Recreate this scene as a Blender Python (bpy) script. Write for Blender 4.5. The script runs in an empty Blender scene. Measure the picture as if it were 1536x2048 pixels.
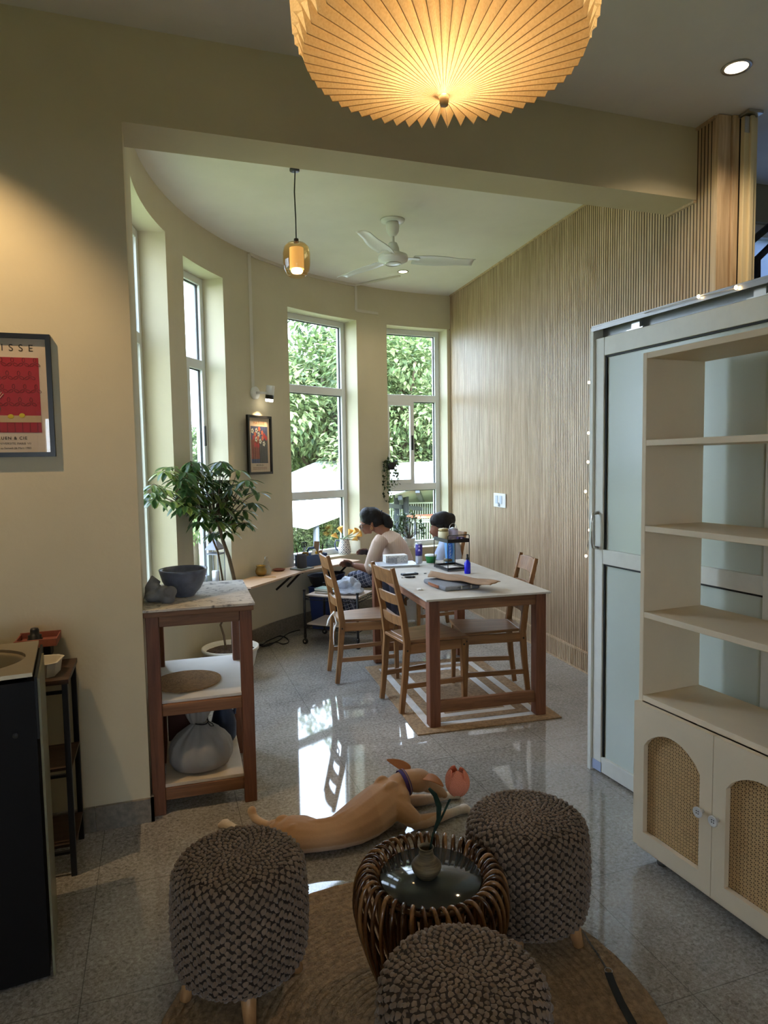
import bpy, bmesh, math, random
from math import sin, cos, pi, radians as R, sqrt, atan2, tan
from mathutils import Vector, Matrix
SC = bpy.context.scene
COL = SC.collection
random.seed(7)

# ---------------------------------------------------------------- camera, world, exposure
CAMH, YAW, PITCH, ROLL, FPX = 1.55, R(18.6), R(4.25), R(0.9), 1345.0
_d = Vector((sin(ROLL)*cos(PITCH), cos(ROLL)*cos(PITCH), sin(PITCH)))      # world down, in camera axes (x right, y down, z ahead)
_f = (Vector((0, 0, 1)) - _d*_d.z).normalized()
_r = _d.cross(_f)
def cam_to_world(v):
    a, b, c = v.dot(_r), v.dot(_f), -v.dot(_d)
    return Vector((a*cos(YAW)+b*sin(YAW), -a*sin(YAW)+b*cos(YAW), c))
cam_data = bpy.data.cameras.new('camera')
cam = bpy.data.objects.new('camera', cam_data); COL.objects.link(cam)
_X, _Y, _Z = cam_to_world(Vector((1, 0, 0))), cam_to_world(Vector((0, -1, 0))), cam_to_world(Vector((0, 0, -1)))
_m = Matrix((_X, _Y, _Z)).transposed().to_4x4(); _m.translation = Vector((0, 0, CAMH))
cam.matrix_world = _m
cam_data.sensor_fit = 'VERTICAL'; cam_data.sensor_height = 36.0
cam_data.lens = FPX/2048*36.0
cam_data.clip_start = 0.02; cam_data.clip_end = 500
SC.camera = cam
SC.view_settings.view_transform = 'Standard'
SC.view_settings.look = 'None'
SC.view_settings.gamma = 1.0
SC.view_settings.use_curve_mapping = False
SC.view_settings.exposure = 0.12
SC.cycles.max_bounces = 10
SC.cycles.diffuse_bounces = 5
SC.cycles.glossy_bounces = 4
SC.cycles.transmission_bounces = 6
SC.cycles.transparent_max_bounces = 12
SC.cycles.caustics_reflective = False
SC.cycles.caustics_refractive = False
SC.cycles.sample_clamp_indirect = 4.0
SC.cycles.use_denoising = True

SKY = 12.5
w = bpy.data.worlds.new('world'); SC.world = w; w.use_nodes = True
nt = w.node_tree; nt.nodes.clear()
o = nt.nodes.new('ShaderNodeOutputWorld'); b = nt.nodes.new('ShaderNodeBackground')
tc = nt.nodes.new('ShaderNodeTexCoord'); sp = nt.nodes.new('ShaderNodeSeparateXYZ'); rp = nt.nodes.new('ShaderNodeValToRGB')
nt.links.new(tc.outputs['Generated'], sp.inputs[0]); nt.links.new(sp.outputs['Z'], rp.inputs[0])
rp.color_ramp.elements[0].position = 0.0; rp.color_ramp.elements[0].color = (0.79, 0.875, 1.0, 1)
rp.color_ramp.elements[1].position = 0.7; rp.color_ramp.elements[1].color = (0.58, 0.73, 1.0, 1)
nt.links.new(rp.outputs[0], b.inputs[0]); b.inputs[1].default_value = SKY
nt.links.new(b.outputs[0], o.inputs[0])

def light(name, kind, loc, energy, color=(1, 1, 1), rot=(0, 0, 0), **kw):
    l = bpy.data.lights.new(name, kind); l.energy = energy; l.color = color
    for k, v in kw.items(): setattr(l, k, v)
    ob = bpy.data.objects.new(name, l); COL.objects.link(ob); ob.location = loc; ob.rotation_euler = rot
    return ob
def aim(ob, target):
    ob.rotation_euler = (Vector(target)-Vector(ob.location)).to_track_quat('-Z', 'Y').to_euler()
sun = light('sun', 'SUN', (3, -8, 20), 14.0, (1, 0.96, 0.9), angle=R(1.0)); aim(sun, (0.5, 0, 9.0))
WARM = (1.0, 0.72, 0.42)

# ---------------------------------------------------------------- pixel helpers
O = Vector((0, 0, CAMH))
def ray(x, y): return cam_to_world(Vector(((x-768)/FPX, (y-1024)/FPX, 1)))
def atz(x, y, z=0.0): r = ray(x, y); return O + r*((z-CAMH)/r.z)
def aty(x, y, Y): r = ray(x, y); return O + r*(Y/r.y)
def atx(x, y, X): r = ray(x, y); return O + r*(X/r.x)
def atd(x, y, D): return O + ray(x, y)*D
def atpl(x, y, p, n): r = ray(x, y); return O + r*((Vector(p)-O).dot(Vector(n))/r.dot(Vector(n)))

# ---------------------------------------------------------------- mesh builder
class MB:
    def __init__(s): s.v = []; s.f = []; s.s = []; s.M = Matrix.Identity(4)
    def add(s, vs, fs, smooth=False):
        k = len(s.v); s.v += [s.M @ Vector(v) for v in vs]
        s.f += [tuple(i+k for i in f) for f in fs]; s.s += [smooth]*len(fs); return s
    def box(s, c, size, M=None):
        x, y, z = size[0]/2, size[1]/2, size[2]/2
        vs = [Vector((a*x, b*y, d*z)) for a in (-1, 1) for b in (-1, 1) for d in (-1, 1)]
        if M is not None: vs = [M @ v for v in vs]
        vs = [v+Vector(c) for v in vs]
        return s.add(vs, [(0, 1, 3, 2), (4, 6, 7, 5), (0, 4, 5, 1), (2, 3, 7, 6), (0, 2, 6, 4), (1, 5, 7, 3)])
    def box2(s, a, b): return s.box([(p+q)/2 for p, q in zip(a, b)], [abs(q-p) for p, q in zip(a, b)])
    def chain(s, pts, sizes, side):
        """rectangular rod through pts; sizes (w along side, d across)"""
        side = Vector(side); n = len(pts); pts = [Vector(p) for p in pts]; vs = []; fs = []
        if not isinstance(sizes, list): sizes = [sizes]*n
        for i, p in enumerate(pts):
            t = (pts[min(i+1, n-1)]-pts[max(i-1, 0)]).normalized(); u = (side-t*side.dot(t)).normalized(); q = t.cross(u)
            a, b = sizes[i][0]/2, sizes[i][1]/2
            vs += [p-u*a-q*b, p+u*a-q*b, p+u*a+q*b, p-u*a+q*b]
        for i in range(n-1):
            for j in range(4): fs.append((i*4+j, i*4+(j+1) % 4, i*4+4+(j+1) % 4, i*4+4+j))
        fs += [(3, 2, 1, 0), (n*4-4, n*4-3, n*4-2, n*4-1)]
        return s.add(vs, fs)
    def bar(s, p, q, w, d, side=(0, 0, 1)): return s.chain([p, q], (w, d), side)
    def tube(s, pts, r, n=8, closed=False, smooth=True):
        pts = [Vector(p) for p in pts]; m = len(pts); vs = []; fs = []
        rr = r if isinstance(r, (list, tuple)) else [r]*m
        u = None
        for i, p in enumerate(pts):
            if closed: t = pts[(i+1) % m]-pts[i-1]
            else: t = pts[min(i+1, m-1)]-pts[max(i-1, 0)]
            t = t.normalized() if t.length > 1e-9 else Vector((0, 0, 1))
            if u is None:
                u = t.orthogonal().normalized()
            u = u-t*u.dot(t)
            u = u.normalized() if u.length > 1e-6 else t.orthogonal().normalized()
            q = t.cross(u)
            for j in range(n):
                a = 2*pi*j/n; vs.append(p+(u*cos(a)+q*sin(a))*rr[i])
        for i in range(m if closed else m-1):
            k = (i+1) % m
            for j in range(n): fs.append((i*n+j, i*n+(j+1) % n, k*n+(j+1) % n, k*n+j))
        if not closed: fs += [tuple(range(n-1, -1, -1)), tuple((m-1)*n+j for j in range(n))]
        return s.add(vs, fs, smooth)
    def lathe(s, prof, n=24, c=(0, 0, 0), sx=1, sy=1, smooth=True, wob=None):
        vs = []; fs = []; c = Vector(c); ring = []
        for (r, z) in prof:
            if r < 1e-6: ring.append([len(vs)]); vs.append(c+Vector((0, 0, z)))
            else:
                ring.append([len(vs)+j for j in range(n)])
                for j in range(n):
                    a = 2*pi*j/n; q = r*(wob(a, z) if wob else 1)
                    vs.append(c+Vector((q*cos(a)*sx, q*sin(a)*sy, z)))
        for A, B in zip(ring, ring[1:]):
            for j in range(n):
                k = (j+1) % n
                if len(A) == 1 and len(B) == 1: continue
                if len(A) == 1: fs.append((A[0], B[k], B[j]))
                elif len(B) == 1: fs.append((A[j], A[k], B[0]))
                else: fs.append((A[j], A[k], B[k], B[j]))
        if len(ring[0]) > 1: fs.append(tuple(reversed(ring[0])))
        if len(ring[-1]) > 1: fs.append(tuple(ring[-1]))
        return s.add(vs, fs, smooth)
    def prism(s, poly, z0, z1):
        n = len(poly); vs = [Vector((p[0], p[1], z0)) for p in poly]+[Vector((p[0], p[1], z1)) for p in poly]
        fs = [tuple(range(n-1, -1, -1)), tuple(range(n, 2*n))]+[(i, (i+1) % n, n+(i+1) % n, n+i) for i in range(n)]
        return s.add(vs, fs)
    def ell(s, c, r, M=None, n=16, m=10):
        vs = [Vector((0, 0, -1))]; fs = []
        for i in range(1, m):
            t = -pi/2+pi*i/m
            vs += [Vector((cos(t)*cos(2*pi*j/n), cos(t)*sin(2*pi*j/n), sin(t))) for j in range(n)]
        vs.append(Vector((0, 0, 1)))
        for j in range(n):
            fs.append((0, 1+(j+1) % n, 1+j)); e = 1+(m-2)*n
            fs.append((len(vs)-1, e+j, e+(j+1) % n))
            for i in range(m-2): a = 1+i*n; fs.append((a+j, a+(j+1) % n, a+n+(j+1) % n, a+n+j))
        vs = [Vector((v.x*r[0], v.y*r[1], v.z*r[2])) for v in vs]
        if M is not None: vs = [M @ v for v in vs]
        return s.add([v+Vector(c) for v in vs], fs, True)
    def grid(s, fn, nu, nv, smooth=True):
        vs = [fn(i/nu, j/nv) for i in range(nu+1) for j in range(nv+1)]
        fs = [(i*(nv+1)+j, (i+1)*(nv+1)+j, (i+1)*(nv+1)+j+1, i*(nv+1)+j+1) for i in range(nu) for j in range(nv)]
        return s.add(vs, fs, smooth)
    def mesh(s, name):
        me = bpy.data.meshes.new(name); me.from_pydata([tuple(v) for v in s.v], [], s.f)
        me.polygons.foreach_set('use_smooth', s.s); me.update(); return me
    def build(s, name, mat, parent=None, bevel=0, solid=0, sub=0, label=None, kind=None, seg=2):
        me = s.mesh(name); me.materials.append(mat)
        bm = bmesh.new(); bm.from_mesh(me)
        if not solid: bmesh.ops.recalc_face_normals(bm, faces=bm.faces)
        bm.to_mesh(me); bm.free()
        ob = bpy.data.objects.new(name, me); COL.objects.link(ob)
        if parent is not None: ob.parent = parent
        if solid: m = ob.modifiers.new('solid', 'SOLIDIFY'); m.thickness = solid; m.offset = 0
        if bevel: m = ob.modifiers.new('bevel', 'BEVEL'); m.width = bevel; m.segments = seg; m.limit_method = 'ANGLE'; m.angle_limit = R(40)
        if sub: m = ob.modifiers.new('sub', 'SUBSURF'); m.levels = sub; m.render_levels = sub
        if label: ob['label'] = label
        if kind: ob['kind'] = kind
        return ob
def rotz(a): return Matrix.Rotation(a, 4, 'Z')
def T(*v): return Matrix.Translation(Vector(v))
def tag(ob, label, cat, group=None):
    ob['label'] = label; ob['category'] = cat
    if group: ob['group'] = group
    return ob
def thing(name, label, cat, loc=(0, 0, 0), rz=0, group=None):
    ob = bpy.data.objects.new(name, None); COL.objects.link(ob)
    ob.empty_display_size = 0.05
    ob.location = loc; ob.rotation_euler = (0, 0, rz)
    return tag(ob, label, cat, group)
def struct(ob): ob['kind'] = 'structure'; return ob
def dup(root, loc, rz, label, group=None):
    r = root.copy(); COL.objects.link(r); r.location = loc; r.rotation_euler = (0, 0, rz); r['label'] = label
    if group: r['group'] = group
    for ch in list(root.children):
        c = ch.copy(); COL.objects.link(c); c.parent = r
        for g in ch.children:
            q = g.copy(); COL.objects.link(q); q.parent = c
    return r
def blob(name, mat, parent, mb, voxel=0.007, it=6, colorfn=None, disp=None):
    """all overlapping closed shapes of mb fused into one continuous surface"""
    me = mb.mesh('tmp'); ob = bpy.data.objects.new('tmp', me); COL.objects.link(ob)
    m = ob.modifiers.new('r', 'REMESH'); m.mode = 'VOXEL'; m.voxel_size = voxel; m.use_smooth_shade = True
    m = ob.modifiers.new('s', 'SMOOTH'); m.factor = 0.5; m.iterations = it
    bpy.context.view_layer.update()
    dg = bpy.context.evaluated_depsgraph_get(); dg.update()
    new = bpy.data.meshes.new_from_object(ob.evaluated_get(dg)); new.name = name
    bpy.data.objects.remove(ob); bpy.data.meshes.remove(me)
    new.materials.clear(); new.materials.append(mat)
    new.polygons.foreach_set('use_smooth', [True]*len(new.polygons))
    if colorfn:
        at = new.color_attributes.new('Col', 'FLOAT_COLOR', 'POINT')
        for i, v in enumerate(new.vertices): at.data[i].color = (*colorfn(v.co), 1)
    out = bpy.data.objects.new(name, new); COL.objects.link(out)
    if parent is not None: out.parent = parent
    return out
def text(body, name, mat, parent, size, M, extrude=0.0008, spacing=1.0, align='CENTER', bold=0.0):
    cu = bpy.data.curves.new('t', 'FONT'); cu.body = body; cu.size = size; cu.extrude = extrude; cu.space_character = spacing
    cu.align_x = align; cu.align_y = 'CENTER'; cu.offset = bold
    ob = bpy.data.objects.new('t', cu); COL.objects.link(ob)
    bpy.context.view_layer.update(); dg = bpy.context.evaluated_depsgraph_get()
    me = bpy.data.meshes.new_from_object(ob.evaluated_get(dg)); bpy.data.objects.remove(ob); bpy.data.curves.remove(cu)
    me.name = name; me.transform(M); me.materials.clear(); me.materials.append(mat)
    out = bpy.data.objects.new(name, me); COL.objects.link(out)
    if parent is not None: out.parent = parent
    return out

# ---------------------------------------------------------------- materials
def S(r, g, b):
    f = lambda c: (c/255/12.92) if c/255 <= 0.04045 else ((c/255+0.055)/1.055)**2.4
    return (f(r), f(g), f(b))
class Mat:
    def __init__(s, name):
        s.m = bpy.data.materials.new(name); s.m.use_nodes = True; s.n = s.m.node_tree.nodes; s.l = s.m.node_tree.links
        s.p = s.n['Principled BSDF']; s.out = s.n['Material Output']; s.tcn = None
    def node(s, t, **kw):
        n = s.n.new(t)
        for k, v in kw.items():
            if k.startswith('i_'): n.inputs[k[2:].replace('_', ' ')].default_value = v
            else: setattr(n, k, v)
        return n
    def tc(s, kind='Object', scale=(1, 1, 1), rot=(0, 0, 0)):
        t = s.node('ShaderNodeTexCoord'); mp = s.node('ShaderNodeMapping')
        mp.inputs['Scale'].default_value = scale; mp.inputs['Rotation'].default_value = rot
        s.l.new(t.outputs[kind], mp.inputs[0]); return mp.outputs[0]
    def noise(s, vec, scale, detail=4, rough=0.55, dist=0):
        n = s.node('ShaderNodeTexNoise'); n.inputs['Scale'].default_value = scale; n.inputs['Detail'].default_value = detail
        n.inputs['Roughness'].default_value = rough; n.inputs['Distortion'].default_value = dist
        s.l.new(vec, n.inputs['Vector']); return n.outputs['Fac']
    def ramp(s, fac, stops):
        r = s.node('ShaderNodeValToRGB'); e = r.color_ramp.elements
        while len(e) < len(stops): e.new(0.5)
        for k, (p, c) in zip(e, stops): k.position = p; k.color = (*c, 1)
        s.l.new(fac, r.inputs[0]); return r.outputs[0]
    def bump(s, fac, strength=0.2, dist=0.01):
        b = s.node('ShaderNodeBump'); b.inputs['Strength'].default_value = strength; b.inputs['Distance'].default_value = dist
        s.l.new(fac, b.inputs['Height']); s.l.new(b.outputs[0], s.p.inputs['Normal']); return s
    def col(s, c): s.l.new(c, s.p.inputs['Base Color']); return s
    def math(s, op, a, b=None):
        n = s.node('ShaderNodeMath', operation=op)
        for i, v in enumerate((a, b)):
            if v is None: continue
            if isinstance(v, (int, float)): n.inputs[i].default_value = v
            else: s.l.new(v, n.inputs[i])
        return n.outputs[0]
    def mix(s, fac, a, b, mode='MIX'):
        n = s.node('ShaderNodeMix', data_type='RGBA', blend_type=mode)
        for i, v in ((0, fac), (6, a), (7, b)):
            if isinstance(v, (int, float)): n.inputs[i].default_value = v
            elif isinstance(v, tuple): n.inputs[i].default_value = (*v, 1)
            else: s.l.new(v, n.inputs[i])
        return n.outputs[2]
def mat(name, base, rough=0.6, metal=0.0, var=0.0, vs=8.0, bump=0.0, bs=60.0, spec=0.5, emit=None, es=1.0, coat=0.0, trans=0.0, ior=1.45, alpha=1.0, sheen=0.0, stretch=(1, 1, 1)):
    M = Mat(name); p = M.p
    p.inputs['Base Color'].default_value = (*base, 1); p.inputs['Roughness'].default_value = rough; p.inputs['Metallic'].default_value = metal
    p.inputs['Specular IOR Level'].default_value = spec; p.inputs['Coat Weight'].default_value = coat
    p.inputs['Transmission Weight'].default_value = trans; p.inputs['IOR'].default_value = ior; p.inputs['Alpha'].default_value = alpha
    p.inputs['Sheen Weight'].default_value = sheen
    if emit: p.inputs['Emission Color'].default_value = (*emit, 1); p.inputs['Emission Strength'].default_value = es
    if var or bump:
        v = M.tc(scale=stretch)
        if var:
            f = M.noise(v, vs); d = tuple(c*(1-var) for c in base); u = tuple(min(1, c*(1+var)) for c in base)
            M.col(M.ramp(f, [(0.3, d), (0.7, u)]))
        if bump: M.bump(M.noise(v, bs, 3), bump)
    return M.m
def wood(name, dark, lightc, axis='z', scale=1.0, rough=0.45, knots=0.0, coat=0.0):
    M = Mat(name); st = {'x': (0.08, 1, 1), 'y': (1, 0.08, 1), 'z': (1, 1, 0.08)}[axis]
    v = M.tc(scale=st)
    f1 = M.noise(v, 28*scale, 5, 0.6, 1.2); f2 = M.noise(v, 140*scale, 3)
    f = M.math('ADD', M.math('MULTIPLY', f1, 0.75), M.math('MULTIPLY', f2, 0.25))
    mid = tuple((a+b)/2 for a, b in zip(dark, lightc))
    M.col(M.ramp(f, [(0.32, dark), (0.5, mid), (0.66, lightc)]))
    M.p.inputs['Roughness'].default_value = rough; M.p.inputs['Coat Weight'].default_value = coat
    return M.bump(f2, 0.06).m

def m_wall(name, base):
    M = Mat(name); v = M.tc(); f = M.noise(v, 2.2, 5); g = M.noise(v, 26, 4)
    M.col(M.ramp(f, [(0.25, tuple(c*0.93 for c in base)), (0.75, tuple(min(1, c*1.04) for c in base))]))
    M.p.inputs['Roughness'].default_value = 0.75; M.p.inputs['Specular IOR Level'].default_value = 0.3
    return M.bump(g, 0.12, 0.01).m
MW_MAIN = m_wall('cream plaster', S(208, 196, 166))
MW_NOOK = m_wall('pale cream plaster', S(208, 200, 176))
MW_CEIL = m_wall('ceiling plaster', S(234, 230, 224))
MW_WHITE = m_wall('white plaster', S(222, 228, 236))
def m_floor():
    M = Mat('polished granite tile'); v = M.tc('Object')
    a = M.noise(v, 3.0, 6, 0.6); b_ = M.noise(v, 75, 4, 0.7, 0.6); c = M.noise(v, 230, 2, 0.6)
    f = M.math('ADD', M.math('MULTIPLY', b_, 0.6), M.math('ADD', M.math('MULTIPLY', a, 0.22), M.math('MULTIPLY', c, 0.18)))
    base = M.ramp(f, [(0.34, S(92, 86, 80)), (0.46, S(142, 136, 128)), (0.56, S(168, 163, 155)), (0.68, S(196, 192, 184))])
    sx = M.node('ShaderNodeSeparateXYZ'); M.l.new(v, sx.inputs[0])
    def seam(o, off):
        t = M.math('DIVIDE', M.math('SUBTRACT', o, off), 0.56); fr = M.math('FRACT', t)
        return M.math('LESS_THAN', fr, 0.0055)
    g = M.math('MAXIMUM', seam(sx.outputs['X'], 0.85), seam(sx.outputs['Y'], 2.58))
    M.col(M.mix(M.math('MULTIPLY', g, 0.6), base, S(70, 66, 62)))
    M.p.inputs['Roughness'].default_value = 0.04; M.p.inputs['Specular IOR Level'].default_value = 0.75
    return M.m
M_FLOOR = m_floor()
M_SKIRT = mat('granite skirting', S(128, 120, 108), 0.45, var=0.25, vs=60)
M_UPVC = mat('white window frame', S(224, 228, 232), 0.35)
def m_glass(name, tint=(1, 1, 1), f0=.04):
    M = Mat(name); tr = M.node('ShaderNodeBsdfTransparent'); gl = M.node('ShaderNodeBsdfGlossy'); mx = M.node('ShaderNodeMixShader')
    lw = M.node('ShaderNodeLayerWeight'); lw.inputs['Blend'].default_value = .5
    fac = M.math('ADD', M.math('MULTIPLY', M.math('POWER', lw.outputs['Facing'], 5.0), .8), f0)
    tr.inputs[0].default_value = (*tint, 1); gl.inputs['Roughness'].default_value = 0.0
    M.l.new(fac, mx.inputs[0]); M.l.new(tr.outputs[0], mx.inputs[1]); M.l.new(gl.outputs[0], mx.inputs[2]); M.l.new(mx.outputs[0], M.out.inputs[0])
    return M.m
M_PANE = m_glass('window glass', (0.97, 0.985, 0.98))
M_CLEAR = m_glass('clear glass', (0.9, 0.93, 0.92))
M_BLACK = mat('black metal', S(24, 24, 26), 0.4, spec=0.5)
M_DARKRUB = mat('black rubber', S(18, 18, 19), 0.6)
M_WHITEPL = mat('white plastic', S(228, 228, 226), 0.4)
M_STEEL = mat('brushed steel', S(190, 188, 182), 0.28, metal=1.0)
M_ALU = mat('pale aluminium', S(228, 228, 220), 0.35, metal=0.0, var=0.03, vs=20)
M_SLAT = wood('oak slat', S(168, 138, 104), S(214, 188, 154), 'z', 0.7, 0.40)
M_SLATGAP = mat('dark slat backing', S(36, 28, 22), 0.8)
M_PINE = wood('antique stained pine', S(108, 74, 42), S(158, 114, 70), 'z', 0.8, 0.4)
M_PINEX = wood('antique stained pine seat', S(114, 78, 46), S(162, 118, 76), 'x', 0.8, 0.38)
M_SAL = wood('reddish sal wood', S(92, 52, 34), S(134, 84, 56), 'z', 0.8, 0.55)
M_SALX = wood('reddish sal wood rail', S(104, 66, 42), S(150, 104, 68), 'x', 0.8, 0.55)
M_SALY = wood('reddish sal wood side rail', S(120, 80, 56), S(160, 112, 82), 'y', 0.8, 0.55)
M_CANVAS = mat('canvas covered board', S(196, 190, 180), 0.75, var=0.08, vs=9, bump=0.1, bs=300)
M_PAPERW = mat('white paper', S(235, 232, 226), 0.8)
# ---------------------------------------------------------------- room shell
H = 3.32                                   # ceiling
CX, CY, RI, RO = 3.0, 3.68, 3.08, 3.34     # curved bay wall: centre, inner and outer radius
def cp(a, r): return Vector((CX+r*cos(R(a)), CY+r*sin(R(a)), 0))
XL, XR, YB = -2.7, 5.2, -2.7
outline = [(XL-.2, YB-.2), (XR+.2, YB-.2), (XR+.2, 3.65), (3.5, 3.65), (3.5, 7.05)]+[tuple(cp(a, RO)[:2]) for a in range(84, 181, 4)]+[(XL-.2, 3.25)]
m = MB(); m.prism(outline, -0.12, 0); struct(m.build('floor', M_FLOOR))
m = MB(); m.prism(outline, H, H+0.2); struct(m.build('ceiling', MW_CEIL))
YW, YW2 = 3.0245, 3.255
m = MB(); m.box2((XL-.2, YW, 0), (-0.08, YW2, H)); struct(m.build('wall_left', MW_MAIN))
m = MB(); m.box2((-0.34, YW2, 0), (-0.08, CY, H)); struct(m.build('wall_side', MW_NOOK))
m = MB(); m.box2((-0.08, YW, 2.945), (2.838, YW2, H)); struct(m.build('beam_front', MW_MAIN))
m = MB(); m.box2((XL-.2, YB, 0), (XL, YW, H)); struct(m.build('wall_rear_left', MW_MAIN))
# wall behind the camera, with its own large glazed opening
m = MB(); m.box2((XL-.2, YB-.2, 0), (-1.3, YB, H)); m.box2((0, YB-.2, 0), (XR+.2, YB, H)); m.box2((-1.3, YB-.2, 2.2), (0, YB, H)); m.box2((-1.3, YB-.2, 0), (0, YB, 0.8))
struct(m.build('wall_rear', MW_MAIN))
wr = MB()
for x in (-1.26, -0.65, -.04): wr.box2((x-.04, YB-.14, .8), (x+.04, YB-.06, 2.2))
for z in (.84, 2.16): wr.box2((-1.3, YB-.14, z-.04), (0, YB-.06, z+.04))
wr = struct(wr.build('window_6', M_UPVC)); p = MB(); p.box2((-1.22, YB-.105, .88), (-.08, YB-.095, 2.12)); p.build('pane', M_PANE, wr)

# windows of the bay: left angle, right angle, sill, head, bars, sliding sash
WIN = [(176.0, 159.6, .60, 3.08, 2.38, None), (154.0, 142.6, .60, 3.02, 2.34, 1.22), (126.2, 109.9, .62, 2.97, 2.265, 1.235), (103.0, 89.6, .62, 2.965, 2.235, 1.275)]
def outer(a, nrm):
    p = cp(a, RI)-Vector((CX, CY, 0)); b_ = p.dot(nrm); c = p.length_squared-RO*RO
    q = p+nrm*(-b_+sqrt(b_*b_-c)); return math.degrees(atan2(q.y, q.x))
def arcs(m, a0, a1, b0, b1, z0, z1):
    n = max(2, int(abs(a0-a1)/1.5)); vs = []; fs = []
    for i in range(n+1):
        t = i/n; pi_, po = cp(a0+(a1-a0)*t, RI), cp(b0+(b1-b0)*t, RO)
        vs += [(pi_.x, pi_.y, z0), (pi_.x, pi_.y, z1), (po.x, po.y, z0), (po.x, po.y, z1)]
    for i in range(n):
        k = i*4; fs += [(k, k+4, k+5, k+1), (k+2, k+3, k+7, k+6), (k+1, k+5, k+7, k+3), (k, k+2, k+6, k+4)]
    e = n*4; fs += [(0, 1, 3, 2), (e, e+2, e+3, e+1)]
    m.add(vs, fs)
wm = MB(); prev = (180.0, 180.0)
for i, (aL, aR, z0, z1, bz, sash) in enumerate(WIN):
    mid = R((aL+aR)/2); nrm = Vector((cos(mid), sin(mid), 0)); bL, bR = outer(aL, nrm), outer(aR, nrm)
    arcs(wm, prev[0], aL, prev[1], bL, 0, H)
    arcs(wm, aL, aR, bL, bR, 0, z0); arcs(wm, aL, aR, bL, bR, z1, H); prev = (aR, bR)
    # the window itself
    pL, pR = cp(aL, RI), cp(aR, RI); wd = (pR-pL).length; M0 = Matrix.Translation((pL+pR)/2+nrm*0.18) @ rotz(atan2((pR-pL).y, (pR-pL).x))
    root = MB(); root.M = M0; fw = .055
    for x in (-wd/2+fw/2, wd/2-fw/2): root.box((x, 0.03, (z0+z1)/2), (fw, .07, z1-z0))
    for z in (z0+fw/2, z1-fw/2, bz): root.box((0, 0.03, z), (wd-.02, .066, fw if z != bz else .075))
    if sash: root.box((0, 0.03, sash), (wd-.02, .066, .075))
    ro = struct(root.build('window_%d' % (i+1), M_UPVC, bevel=.004))
    p = MB(); p.M = M0
    zs = [z0+fw]+([sash-.0375, sash+.0375] if sash else [])+[bz-.0375, bz+.0375]+[z1-fw]
    sashed = i in (1, 3)
    for k in range(0, len(zs), 2):
        if sashed and k == 2: continue
        p.box((0, .04, (zs[k]+zs[k+1])/2), (wd-2*fw, .006, zs[k+1]-zs[k]))
    p.build('pane', M_PANE, ro)
    gk = MB(); gk.M = M0
    for k in range(0, len(zs), 2):
        for x in (-wd/2+fw+.004, wd/2-fw-.004): gk.box((x, .025, (zs[k]+zs[k+1])/2), (.008, .012, zs[k+1]-zs[k]))
        gk.box((0, .025, zs[k+1]-.004), (wd-2*fw, .012, .008))
    gk.build('gasket', M_DARKRUB, ro)
    if sashed:                             # a sliding leaf covering the left half of the middle light
        sm = MB(); sm.M = M0; za, zb = sash+.0375, bz-.0375; xa, xb = -wd/2+fw, 0.03
        for x in (xa+.02, xb-.02): sm.box((x, -.002, (za+zb)/2), (.045, .03, zb-za))
        for z in (za+.022, zb-.022): sm.box(((xa+xb)/2, -.002, z), (xb-xa, .03, .045))
        s_ = sm.build('sliding_sash', M_UPVC, ro, bevel=.003)
        p = MB(); p.M = M0; p.box(((xa+xb)/2, 0, (za+zb)/2), (xb-xa-.08, .006, zb-za-.08)); p.build('sash_pane', M_PANE, s_)
        hd = MB(); hd.M = M0; hd.box((xb-.02 if i == 3 else wd/2-fw-.015, -.02, (za+zb)/2), (.022, .014, .16)); hd.build('latch', M_BLACK, ro, bevel=.004)
        p = MB(); p.M = M0; p.box(((xb+wd/2-fw)/2, .045, (za+zb)/2), (wd/2-fw-xb, .006, zb-za)); p.build('fixed_pane', M_PANE, ro)
arcs(wm, prev[0], 88.3, prev[1], 86.5, 0, H)
struct(wm.build('wall_back', MW_NOOK))
for po in bpy.data.objects['wall_back'].data.polygons: po.use_smooth = False
# skirting of the bay
sk = MB(); n = 60
vs = []; fs = []
for i in range(n+1):
    a = 180-91.5*i/n; q1, q2 = cp(a, RI-.001), cp(a, RI-.018); vs += [(q1.x, q1.y, 0), (q2.x, q2.y, 0), (q2.x, q2.y, .13), (q1.x, q1.y, .13)]
for i in range(n):
    k = i*4; fs += [(k+j, k+4+j, k+4+(j+1) % 4, k+(j+1) % 4) for j in range(4)]
fs += [(0, 1, 2, 3), (4*n+3, 4*n+2, 4*n+1, 4*n)]
sk.add(vs, fs); struct(sk.build('baseboard_back', M_SKIRT))
m = MB(); m.box2((-.3, YW-.016, 0), (-.066, YW-.0005, .105)); m.box2((XL, YW-.016, 0), (-.302, YW-.0005, .105)); m.box2((-.0795, YW-.016, 0), (-.066, CY, .105)); struct(m.build('baseboard_left', M_SKIRT))

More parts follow.
